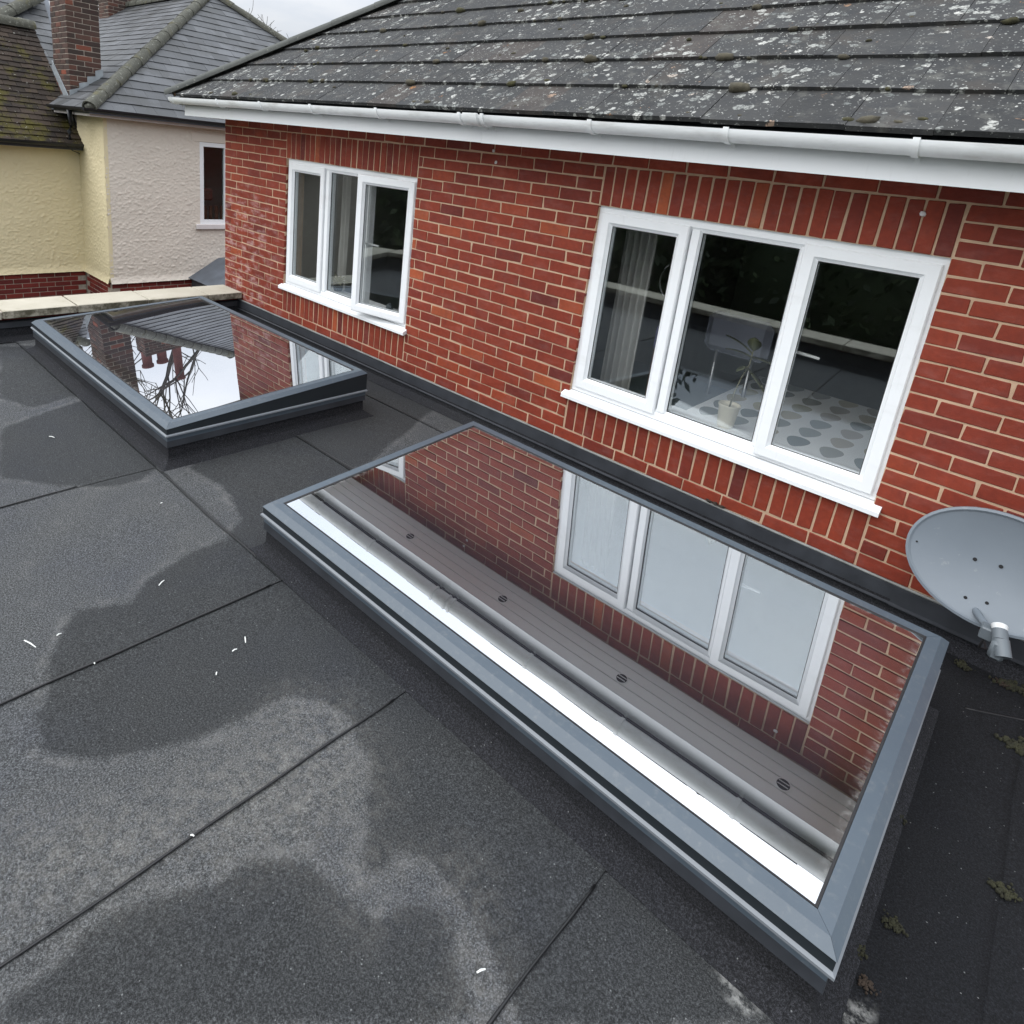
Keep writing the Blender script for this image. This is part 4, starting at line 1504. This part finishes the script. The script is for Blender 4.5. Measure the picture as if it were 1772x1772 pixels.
# --- mossy tiled roof over the yellow wall
MP = math.radians(40)
cm, sm_ = math.cos(MP), math.sin(MP)
me0 = (-5.98, -4.6, 1.145)
mlen = 2.05 / cm
mr = MB().prism([(-5.98, -4.6, 1.12), (-5.98, .26, 1.12), (-5.98 - 2.05, .26, 1.12 + 2.05 * math.tan(MP)), (-5.98 - 2.05, -4.6, 1.12 + 2.05 * math.tan(MP))], (0, 0, -.05))
mro = mr.build('tiled_roof', 'flash', nb)
tile_field(mro, 'clay_tile', 'moss_tile', me0, (0, 1, 0), (-cm, 0, sm_), [(0, 0), (4.85, 0), (4.85, mlen), (0, mlen)], .17, .115, .013, 300, .008, .016, .5, 0, rest='clay_tile_courses', len_over=.03)
cap_run((-8.03, -4.6, 1.15 + 2.05 * math.tan(MP)), (-8.03, .26, 1.15 + 2.05 * math.tan(MP)), .12, 'ridge_tile', mro)
half_gutter((-5.94, -4.6, 1.165), (-5.94, .22, 1.165), .055, 'gutter', nb)
MB().box(-6.19, -6.02, -4.6, .235, 1.065, 1.118).build('fascia', 'white_wood', nb)
MB().prism([(-5.96, .245, 1.10), (-5.96, .285, 1.10), (-5.96, .285, 1.16), (-5.96, .245, 1.16)], (-.55, 0, .55 * math.tan(MP))).build('verge_board', 'black_pvc', nb)
MB().tube([(-5.90, -.02, 1.13), (-5.96, .08, 1.06), (-6.04, .20, 1.02)], .007, 6).build('cable', 'black_pvc', nb, True)


# --- chimneys
def chimney(x0, x1, y0, y1, z0, z1, name, nz_):
    c = MB().box(x0 + .006, x1 - .006, y0 + .006, y1 - .006, z0, z1 - .01).build(name, 'old_mortar', nb)
    rest_ = []
    i = 0
    z = z0
    while z < z1 - .02:
        odd = i % 2
        # face +x
        cuts = [y0, y0 + (.1125 if odd else .225)]
        while cuts[-1] + .225 < y1 - .05:
            cuts.append(cuts[-1] + .225)
        cuts.append(y1)
        for a, b in zip(cuts[:-1], cuts[1:]):
            me = brick_mesh(round(b - a - .010, 3), .065, .05, 'chimney_brick', 'x')
            q = (x1 + random.uniform(-.002, .002), (a + b) / 2, z + .0375)
            ar = px_area([(x1, a, z), (x1, b, z), (x1, b, z + .07), (x1, a, z + .07)])
            place('brick', me, c, q) if ar > 30 else rest_.append((me, q))
        cuts = [x0, x0 + (.225 if odd else .1125)]
        while cuts[-1] + .225 < x1 - .05:
            cuts.append(cuts[-1] + .225)
        cuts.append(x1)
        for a, b in zip(cuts[:-1], cuts[1:]):
            me = brick_mesh(round(b - a - .010, 3), .065, .05, 'chimney_brick', 'y')
            q = ((a + b) / 2, y0 + random.uniform(-.002, .002), z + .0375)
            ar = px_area([(a, y0, z), (b, y0, z), (b, y0, z + .07), (a, y0, z + .07)])
            place('brick', me, c, q) if ar > 30 else rest_.append((me, q))
        z += .075
        i += 1
    if rest_:
        tag(join_meshes(rest_).build('brick_courses', 'chimney_brick', c), kind='stuff')
    return c


ch = chimney(-7.10, -6.40, .235, .70, 1.55, 5.2, 'chimney', 0)
MB().bbox(-7.16, -6.34, .175, .76, 5.205, 5.33, .01).build('chimney_cap', 'chimney_brick', ch)
MB().lathe([(.12, 0), (.11, .1), (.10, .42), (.13, .46), (.13, .52)], (-6.6, .46, 5.33), 16).build('chimney_pot', 'pot_red', ch, True, 50)
# stepped lead flashing at its foot
MB().prism([(-6.392, .22, 1.78), (-6.392, .715, 2.14), (-6.392, .715, 2.30), (-6.392, .60, 2.26), (-6.392, .60, 2.18), (-6.392, .48, 2.16), (-6.392, .48, 2.08), (-6.392, .36, 2.05), (-6.392, .36, 1.98), (-6.392, .22, 1.93)], (.008, 0, 0)).build('lead_flashing', 'lead', ch)
MB().prism([(-6.40, .228, 1.62), (-7.12, .228, 2.22), (-7.12, .228, 2.36), (-6.40, .228, 1.80)], (0, -.012, 0)).build('lead_flashing', 'lead', ch)
MB().prism([(-6.39, .18, 1.755), (-6.39, .74, 2.155), (-6.22, .74, 2.160), (-6.22, .18, 1.765)], (0, 0, .022)).build('lead_apron', 'lead_dark', ch)
ch2 = chimney(-13.0, -12.4, 3.0, 4.1, 3.3, 5.2, 'chimney', 0)
for (y, h_, r_) in ((3.12, .46, .14), (3.52, .44, .14), (3.95, 1.06, .13)):
    MB().lathe([(r_ * 1.05, 0), (r_ * .95, .06), (r_ * .9, h_ - .10), (r_ * 1.12, h_ - .07), (r_ * 1.12, h_)], (-12.7, y, 5.195), 18).build('chimney_pot', 'pot_red', ch2, True, 50)
# --- further slate roof behind the mossy one
fr0 = (-8.6, -6.0, 2.25)
FP = math.radians(38)
fs = MB().prism([(-8.6, -6.0, 2.23), (-8.6, .9, 2.23), (-10.5, 1.2, 2.23 + 1.9 * math.tan(FP)), (-11.4, -6.0, 2.23 + 2.8 * math.tan(FP))], (0, 0, -.05)).build('slate_roof', 'lead_dark', nb)
tile_field(fs, 'slate', 'slate', fr0, (0, 1, 0), (-math.cos(FP), 0, math.sin(FP)), [(0, 0), (6.85, 0), (7.1, 1.9 / math.cos(FP)), (0, 2.8 / math.cos(FP))], .30, .205, .008, 60, .004, .010, .5, .1, rest='slate_courses', len_over=.05)
h0 = pix(-40, 50, 0, -9.4); h1 = pix(75, -8, 0, -10.2)
cap_run(h0, h1, .13, 'hip_tile', fs)

# lean-to roof between the houses
lt = MB().prism([(XP + .01, 1.50, -.80), (XP + .01, 1.98, -.52), (XP + .01, 3.2, -.50), (XP + .01, 3.2, -1.6), (XP + .01, 1.50, -1.6)], (1.0, 0, 0)).build('lean_to', 'slate', nb)
MB().prism([(XP + .02, 1.44, -.80), (XP + .02, 1.97, -.49), (XP + .02, 3.2, -.47), (XP + .02, 3.2, -.50), (XP + .02, 1.99, -.52), (XP + .02, 1.47, -.83)], (1.02, 0, 0)).build('lead_capping', 'lead_dark', lt)
MB().box(XP + 1.012, XP + 1.022, 1.9, 2.5, -1.2, -.53).build('lead_sheet', 'lead', lt)

# ================================================================== SATELLITE DISH
dc = np.array([5.545, -.235, .268])
dish = thing('satellite_dish', (5.545, -.05, ZR), 'grey oval satellite dish with feed arm on the brick wall', 'satellite dish')
nd = np.array([-.10, -.955, .28]); nd /= np.linalg.norm(nd)
du_ = np.cross(nd, (0, 0, 1)); du_ /= np.linalg.norm(du_)
du_ = du_ if du_[0] > 0 else -du_
dv_ = np.cross(du_, nd); dv_ = dv_ if dv_[2] > 0 else -dv_
A_, B_ = .300, .222


def dpt(r_, th, off=0.0):
    return dc + du_ * (A_ * r_ * math.cos(th)) + dv_ * (B_ * r_ * math.sin(th)) + nd * (-.052 * (1 - r_ * r_) + off)


V, F = [], []
nr_, na = 14, 56
for off in (0, -.0025):
    for i in range(nr_ + 1):
        for j in range(na):
            V.append(tuple(dpt(max(i / nr_, .001), 2 * math.pi * j / na, off)))
for i in range(nr_):
    for j in range(na):
        a = i * na + j; b = i * na + (j + 1) % na
        F.append((a, b, b + na, a + na))
        q = (nr_ + 1) * na
        F.append((q + a, q + a + na, q + b + na, q + b))
mb = MB().add(V, F)
reflector = mb.build('reflector', 'dish', dish, True)
rim = MB()
for j in range(na):
    th = 2 * math.pi * j / na
    rad = du_ * math.cos(th) * 1.0 + dv_ * math.sin(th)
    p = dpt(1.0, th)
    for (a, b) in ((-.006, -.0), (.0, .006), (.010, .004), (.012, -.012), (.006, -.016)):
        rim.v.append(tuple(p + rad * a + nd * b))
for j in range(na):
    for i in range(5):
        a = j * 5 + i; b = j * 5 + (i + 1) % 5
        c_ = ((j + 1) % na) * 5
        rim.f.append((a, b, c_ + (i + 1) % 5, c_ + i))
rim.build('rim', 'dish', dish, True, 50)
for (px_, py_, r_) in ((1684, 969, .0075), (1729.5, 982, .0075), (1669, 1035, .0065), (1706, 1045, .0065), (1586, 937, .004)):
    d = ROT.T @ np.array([(px_ - CX) / FPX, (py_ - CY) / FPX, 1.0])
    t = ((dc - CAM) @ nd) / (d @ nd)
    p = CAM + d * t
    u_ = (p - dc) @ du_ / A_; v_ = (p - dc) @ dv_ / B_
    rr = math.hypot(u_, v_)
    c_ = dpt(rr, math.atan2(v_, u_), .0015)
    hm = MB()
    hm.v = [tuple(c_ + (du_ * math.cos(2 * math.pi * j / 14) + dv_ * math.sin(2 * math.pi * j / 14)) * r_ + nd * o_) for o_ in (0, .0012) for j in range(14)]
    hm.f = [tuple(range(14))[::-1], tuple(range(14, 28))] + [(j, (j + 1) % 14, 14 + (j + 1) % 14, 14 + j) for j in range(14)]
    hm.build('bolt', 'dish_dark', reflector)
_d = ROT.T @ np.array([(1684 - CX) / FPX, (1056 - CY) / FPX, 1.0])
foot = CAM + _d * (((dc - CAM) @ nd) / (_d @ nd)) - nd * .01
lnb = pix(1730, 1090, 1, -.44)
MB().tube([foot - nd * .03, foot + (lnb - foot) * .35 + np.array([0, 0, -.012]), foot + (lnb - foot) * .86 + np.array([.0, .0, -.035])], [.015, .014, .013], 10).build('feed_arm', 'dish', dish, True, 50)
ax = dc + nd * .0 - lnb; ax /= np.linalg.norm(ax)
MB().tube([lnb - ax * .004, lnb + ax * .010, lnb + ax * .016, lnb + ax * .018], [.023, .026, .026, .022], 20).build('feed_cap', 'lnb_cap', dish, True, 40)
lb = MB().tube([lnb - ax * .045, lnb - ax * .004], [.0250, .0250], 18)
lb.tube([lnb - ax * .085 + np.array([.012, 0, -.020]), lnb - ax * .040], [.026, .028], 12)
lb.bbox(lnb[0] - .012, lnb[0] + .036, lnb[1] - .070, lnb[1] - .025, lnb[2] - .092, lnb[2] - .018, .010)
lb.build('feed_head', 'lnb', dish, True, 40)
MB().bbox(lnb[0] - .052, lnb[0] - .008, lnb[1] - .010, lnb[1] + .045, lnb[2] - .062, lnb[2] - .012, .005).build('clamp', 'lnb', dish)
MB().tube([lnb + np.array([-.03, .02, -.06]), lnb + np.array([-.035, .03, -.12]), lnb + np.array([-.01, .10, -.15]), foot + np.array([.01, .08, -.05])], .0045, 6).build('cable', 'seal', dish, True)
bk = MB().tube([dc - nd * .058, dc - nd * .10, np.array([dc[0], -.025, dc[2] - .05])], .018, 10)
bk.bbox(dc[0] - .07, dc[0] + .07, -.030, -.006, dc[2] - .13, dc[2] + .03, .004)
bk.build('wall_bracket', 'steel', dish, True, 40)

# ================================================================== THINGS SEEN THROUGH THE WINDOWS
tab = thing('table', (4.42, .85, -.62), 'table with a pale cloth printed with grey leaves, behind the window', 'table')
MB().bbox(3.92, 5.28, .385, 1.72, .215, .240, .004).build('table_top', 'cloth', tab)
MB().add([(3.90, .377, .242), (5.30, .377, .242), (5.30, .377, -.10), (3.90, .377, -.10), (3.90, .374, .242), (5.30, .374, .242), (5.30, .374, -.10), (3.90, .374, -.10)], [(0, 1, 2, 3), (4, 5, 6, 7), (0, 1, 5, 4), (2, 3, 7, 6), (1, 2, 6, 5), (3, 0, 4, 7)]).build('cloth_hem', 'cloth', tab)
for (a, b) in ((4.0, .45), (5.2, .45), (4.0, 1.64), (5.2, 1.64)):
    MB().bbox(a - .03, a + .03, b - .03, b + .03, -.62, .214, .004).build('leg', 'brown', tab)
dk = thing('desk', (3.45, .75, -.62), 'plain grey desk top beside the leaf print table', 'desk')
MB().bbox(2.9, 3.86, .39, 1.30, .155, .185, .006).build('desk_top', 'desk', dk)
for (a, b) in ((2.98, .46), (3.78, .46), (2.98, 1.22), (3.78, 1.22)):
    MB().bbox(a - .025, a + .025, b - .025, b + .025, -.62, .154, .004).build('leg', 'steel', dk)
pot = thing('potted_plant', (4.215, .312, .266), 'leggy house plant in a cream pot on the window board', 'plant')
MB().lathe([(.040, 0), (.046, .01), (.058, .125), (.062, .13), (.062, .142), (.056, .142), (.052, .125)], (4.215, .312, .266), 24).build('pot', 'terracotta', pot, True, 50)
stem = [(4.215, .312, .385), (4.222, .32, .48), (4.240, .33, .58), (4.262, .34, .66), (4.265, .335, .74)]
MB().tube(stem, [.005, .0045, .004, .0035, .003], 7).build('stem', 'stem', pot, True)


def leaf(base, dirv, ln, wd_, mat, parent):
    base, dirv = Vector(base), Vector(dirv).normalized()
    sd_ = dirv.cross(Vector((0, 0, 1))).normalized()
    up = sd_.cross(dirv)
    mb = MB()
    n_ = 7
    for i in range(n_ + 1):
        t = i / n_
        wv_ = wd_ * math.sin(math.pi * min(1, t * .96 + .04)) ** .8 * .5 + .001
        c_ = base + dirv * ln * t - up * (ln * .25 * t * t)
        mb.v += [tuple(c_ - sd_ * wv_ + up * .006), tuple(c_), tuple(c_ + sd_ * wv_ + up * .006), tuple(c_ - up * .0015)]
    for i in range(n_):
        a = i * 4
        mb.f += [(a, a + 1, a + 5, a + 4), (a + 1, a + 2, a + 6, a + 5), (a + 2, a + 3, a + 7, a + 6), (a + 3, a, a + 4, a + 7)]
    mb.build('leaf', mat, parent, True)


for (b_, d_, ln, wd_) in (((4.265, .335, .74), (.05, -.3, .9), .10, .075), ((4.262, .335, .70), (-.9, -.2, .35), .14, .035), ((4.262, .335, .70), (.9, -.1, .15), .13, .05), ((4.25, .335, .64), (-.4, -.7, -.2), .07, .04), ((4.255, .335, .63), (.8, -.2, -.35), .16, .045), ((4.262, .335, .72), (-.75, -.1, .6), .17, .03)):
    leaf(b_, d_, ln, wd_, 'leafm', pot)


def curtain(x0, x1, y, z0, z1, label, parts=14):
    V, F = [], []
    nx, nz_ = 60, 10
    for j in range(nz_ + 1):
        for i in range(nx + 1):
            a = i / nx
            x = x0 + (x1 - x0) * a
            z = z1 + (z0 - z1) * j / nz_
            V.append((x, y + .022 * math.sin(a * parts * 2.2 + .4 * math.sin(j * .5)) + .006 * j / nz_ * math.sin(a * 9), z))
    for j in range(nz_):
        for i in range(nx):
            q = j * (nx + 1) + i
            F.append((q, q + 1, q + nx + 2, q + nx + 1))
    o = MB().add(V, F).build('curtain', 'curtain', None, True)
    mo = o.modifiers.new('thick', 'SOLIDIFY'); mo.thickness = .002
    return tag(o, label, 'curtain')


curtain(3.29, 3.52, .44, -.10, 1.60, 'pale grey curtain gathered beside the oval mirror')
curtain(-.10, .06, .46, -.10, 1.60, 'pale curtain drawn back at the side of the window near the parapet', 8)
curtain(.18, .30, .50, -.10, 1.60, 'narrow pale curtain fold behind the fixed pane near the parapet', 6)
mir = thing('table_mirror', (3.64, .62, .185), 'small round mirror on a thin stand standing on the grey desk', 'mirror')
ringp = [(3.60 + .105 * math.cos(t), .62, .98 + .125 * math.sin(t)) for t in np.linspace(0, 2 * math.pi, 29)]
MB().tube(ringp, .006, 6, False).build('hoop', 'steel', mir, True)
MB().tube([(3.64, .62, .20), (3.645, .62, .60), (3.655, .62, .86)], .005, 6).build('stand', 'steel', mir, True)
MB().lathe([(.07, 0), (.07, .012), (.01, .02)], (3.64, .62, .186), 20).build('base', 'steel', mir)
btl = thing('bottle', (3.67, .47, .185), 'lavender topped brown flask on the grey desk by the curtain', 'bottle')
MB().lathe([(.048, 0), (.050, .02), (.050, .36), (.046, .38)], (3.67, .47, .186), 20).build('body', 'brown', btl, True, 50)
MB().lathe([(.052, 0), (.056, .02), (.056, .13), (.048, .15)], (3.67, .47, .565), 20).build('lid', 'lav', btl, True, 50)
chr_ = thing('chair', (3.95, 1.05, -.62), 'grey rounded chair back behind the potted plant', 'chair')
MB().bbox(3.70, 4.14, 1.02, 1.10, .50, .78, .045).build('backrest', 'screen', chr_)
MB().bbox(3.74, 4.10, 1.02, 1.42, -.18, -.12, .02).build('seat', 'screen', chr_)
for (a, b) in ((3.76, 1.05), (4.08, 1.05), (3.76, 1.39), (4.08, 1.39)):
    MB().tube([(a, b, -.62), (a, b, -.17)], .015, 8).build('leg', 'steel', chr_, True)
for a in (3.80, 4.04):
    MB().tube([(a, 1.06, -.14), (a, 1.06, .52)], .014, 8).build('back_post', 'steel', chr_, True)
# small things on the other window board
for k, (x_, h_, m_, lb_) in enumerate(((.45, .10, 'leafm', 'dark green bushy pot plant behind the narrow left pane'), (1.36, .06, 'steel', 'small silver ornament on the board behind the open sash'), (1.20, .05, 'lnb', 'small grey pebble-shaped ornament beside the window handle'))):
    e = thing('ornament', (x_, .31, .266), lb_, 'ornament' if k else 'plant')
    if k == 0:
        MB().lathe([(.04, 0), (.05, .07), (.052, .075), (.045, .08)], (x_, .31, .266), 16).build('pot', 'seal', e, True)
        for q in range(26):
            a_ = random.uniform(0, 6.28)
            leaf((x_, .31, .34), (math.cos(a_), math.sin(a_), random.uniform(.2, 1.6)), random.uniform(.07, .13), .03, m_, e)
    else:
        mb = MB()
        for q in range(5):
            mb.blob((x_ + random.uniform(-.04, .04), .31 + random.uniform(-.02, .02), .266 + random.uniform(.014, h_)), (.02, .016, .018), 8)
        mb.build('body', m_, e, True)
        MB().lathe([(.035, 0), (.03, .012)], (x_, .31, .2665), 14).build('base', m_, e)

# ================================================================== LITTER ON THE FLAT ROOF
bits = [((42, 1108), (62, 1120)), ((98, 1100), (106, 1096)), ((275, 1013), (284, 1004)), ((424, 1102), (425, 1112)), ((402, 1127), (410, 1123)), ((375, 1163), (374, 1168)), ((825, 1683), (840, 1677)), ((330, 1445), (336, 1447)), ((163, 1147), (164, 1149)),
        ((85, 755), (94, 757)), ((278, 871), (281, 870)), ((1342, 1668), (1349, 1686)), ((531, 955), (533, 956))]
for (a, b) in bits:
    p, q = pix(*a, 2, ZR + .012), pix(*b, 2, ZR + .012)
    d = q - p
    r_ = .0021
    if a[0] == 1342:
        continue
    o = MB().tube([p, (p + q) / 2 + np.array([0, 0, .003]), q], [r_, r_ * 1.2, r_ * .8], 5).build('plastic_offcut', 'offcut', None, False)
    c = (p + q) / 2
    for v in o.data.vertices:
        v.co -= Vector(c)
    o.location = c
    tag(o, 'tiny white plastic offcut lying on the grey roof felt', 'offcut', 'white offcuts scattered on the roof felt')
lit = [(1665, 1152, 'moss_dark', .030), (1752, 1188, 'moss_dark', .045), (1740, 1185, 'twig', .03), (1758, 1292, 'moss_dark', .045), (1548, 1410, 'moss_dark', .028), (1480, 1640, 'moss_dark', .022), (1545, 1600, 'moss_dark', .025), (1500, 1705, 'twig', .020), (1735, 1540, 'moss_dark', .032)]
LB = ['green moss clump alone on the dark felt beside the roof light corner', 'large moss clump below the dish feed head', 'brown leaf litter beside the moss below the dish', 'brown moss clump on the dark felt at the wall side', 'moss tuft at the kerb under the roof light side rail', 'brown moss tuft by the front corner of the roof light', 'thin moss tuft on the felt beside the roof light', 'reddish brown litter patch in front of the roof light corner', 'flat moss patch far out on the dark felt']
for (x_, y_, m_, r_), lb_ in zip(lit, LB):
    p = pix(x_, y_, 2, ZR + .008)
    mb = MB()
    for q in range(90):
        a_, b_ = random.gauss(0, .40) * r_ * 1.3, random.gauss(0, .40) * r_
        q_ = r_ * random.uniform(.06, .17)
        mb.blob((a_, b_, .002 + q_ * .2), (q_ * random.uniform(.8, 1.5), q_, q_ * 1.3), 6)
    o = mb.build('moss_clump' if m_ != 'twig' else 'leaf_litter', m_, None, True, at=tuple(p))
    tag(o, lb_, 'moss' if m_ != 'twig' else 'leaf litter')
# leaf crumbs caught on the flashing
q = pix(1235, 862, 1, -.02)
mb = MB()
for k in range(9):
    mb.blob((random.uniform(-.05, .06), random.uniform(-.006, .006), random.uniform(0, .008)), (.014, .007, .005), 6)
tag(mb.build('leaf_litter', 'twig', None, True, at=(q[0], -.014, -.062)), 'dry leaf crumbs caught on top of the black wall flashing', 'leaf litter')


# ================================================================== TREES AND GARDEN
def bare_tree(base, height, label, seed, spread=.5, depth=6):
    rs = random.Random(seed)
    e = thing('bare_tree', base, label, 'tree')
    segs = []

    def grow(p, d, ln, r_, lv):
        n_ = 3
        pts = [p]
        for i in range(n_):
            d = (d + Vector((rs.uniform(-1, 1), rs.uniform(-1, 1), rs.uniform(-.4, .7))) * .16).normalized()
            p = p + d * ln / n_
            pts.append(p)
        segs.append((pts, r_, lv))
        if lv == 0:
            return
        for k in range(rs.choice((2, 3, 3)) if lv > 1 else 3):
            a = Vector((rs.uniform(-1, 1), rs.uniform(-1, 1), rs.uniform(-.3, .8))).normalized()
            nd_ = (d * (1 - spread) + a * spread).normalized()
            grow(pts[-1] if k < 2 else pts[-2], nd_, ln * rs.uniform(.62, .82), r_ * .66, lv - 1)
    grow(Vector(base), Vector((0, 0, 1)), height * .26, height * .0135, depth)
    zmax = max(q.z for pts, _, _ in segs for q in pts)
    kz = height / (zmax - base[2])
    b0 = Vector(base)
    segs = [([b0 + (q - b0) * kz for q in pts], r_, lv) for pts, r_, lv in segs]
    allp = [q for pts, _, lv in segs if lv < 3 for q in pts]
    mn = sum(allp, Vector((0, 0, 0))) / len(allp)
    sx_, sy_ = (mn.x - b0.x) / (mn.z - b0.z), (mn.y - b0.y) / (mn.z - b0.z)
    segs = [([Vector((q.x - sx_ * (q.z - b0.z), q.y - sy_ * (q.z - b0.z), q.z)) for q in pts], r_, lv) for pts, r_, lv in segs]
    tr, br = MB(), MB()
    for pts, r_, lv in segs:
        (tr if lv >= depth - 1 else br).tube(pts, [r_, r_ * .9, r_ * .8, r_ * .66], 7 if lv >= depth - 2 else 3, False)
    tr.build('trunk', 'bark', e, True)
    tag(br.build('branches', 'bark', e), kind='stuff')


bare_tree((-18.5, 5.3, ZG), 13.8, 'bare winter tree rising behind the chimney pots', 3, .50, 6)
bare_tree((-17.0, 1.8, ZG), 12.0, 'bare winter tree behind the mossy roof', 8, .5, 6)
bare_tree((-15.5, 8.0, ZG), 8.95, 'bare twiggy tree behind the slate hip', 5, .55, 6)


def leaf_mass(name, label, cat, boxes, n, size, base):
    e = thing(name, base, label, cat)
    mb = MB()
    for (cx_, cy_, cz_, rx, ry, rz) in boxes:
        for k in range(n):
            d = Vector((random.gauss(0, 1), random.gauss(0, 1), random.gauss(0, 1))).normalized()
            rr = .70 + .34 * random.random() + .18 * noise.noise(d * 2.3 + Vector((cx_, cy_, 0)))
            p = Vector((cx_ + d.x * rx * rr, cy_ + d.y * ry * rr, cz_ + d.z * rz * rr))
            a = Vector((random.uniform(-1, 1), random.uniform(-1, 1), random.uniform(-1, 1))).normalized()
            b = a.orthogonal().normalized(); c_ = a.cross(b)
            s1 = size * random.uniform(.6, 1.3)
            k0 = len(mb.v)
            mb.v += [tuple(p + b * s1), tuple(p + c_ * s1 * .5), tuple(p - b * s1), tuple(p - c_ * s1 * .5)]
            mb.f.append((k0, k0 + 1, k0 + 2, k0 + 3))
    tag(mb.build('foliage', 'hedge', e), kind='stuff')
    tk = MB()
    for (cx_, cy_, cz_, rx, ry, rz) in boxes:
        tk.tube([(cx_, cy_, ZG), (cx_ + .1, cy_, (ZG + cz_) / 2), (cx_, cy_, cz_ + rz * .6)], [.14, .11, .03], 8)
        tk.blob((cx_, cy_, cz_), (rx * .82, ry * .82, rz * .84), 12)
    tk.build('trunk', 'hedge', e, True)


leaf_mass('hedge', 'dense evergreen hedge across the end of the garden', 'hedge', [(-14 + 3.4 * i, -17.5 + random.uniform(-1, 1), ZG + 2.6, 2.3, 1.5, 2.7 + random.uniform(-.3, .8)) for i in range(12)], 1500, .16, (4, -17.5, ZG))
leaf_mass('evergreen_tree', 'broad dark evergreen tree standing in front of the garden hedge', 'tree', [(-5, -15, ZG + 4.2, 3.0, 2.6, 4.4)], 4500, .18, (-5, -15, ZG))
leaf_mass('evergreen_tree', 'tall narrow evergreen tree at the garden end', 'tree', [(7, -16, ZG + 4.6, 2.2, 2.2, 5.0)], 4000, .18, (7, -16, ZG))
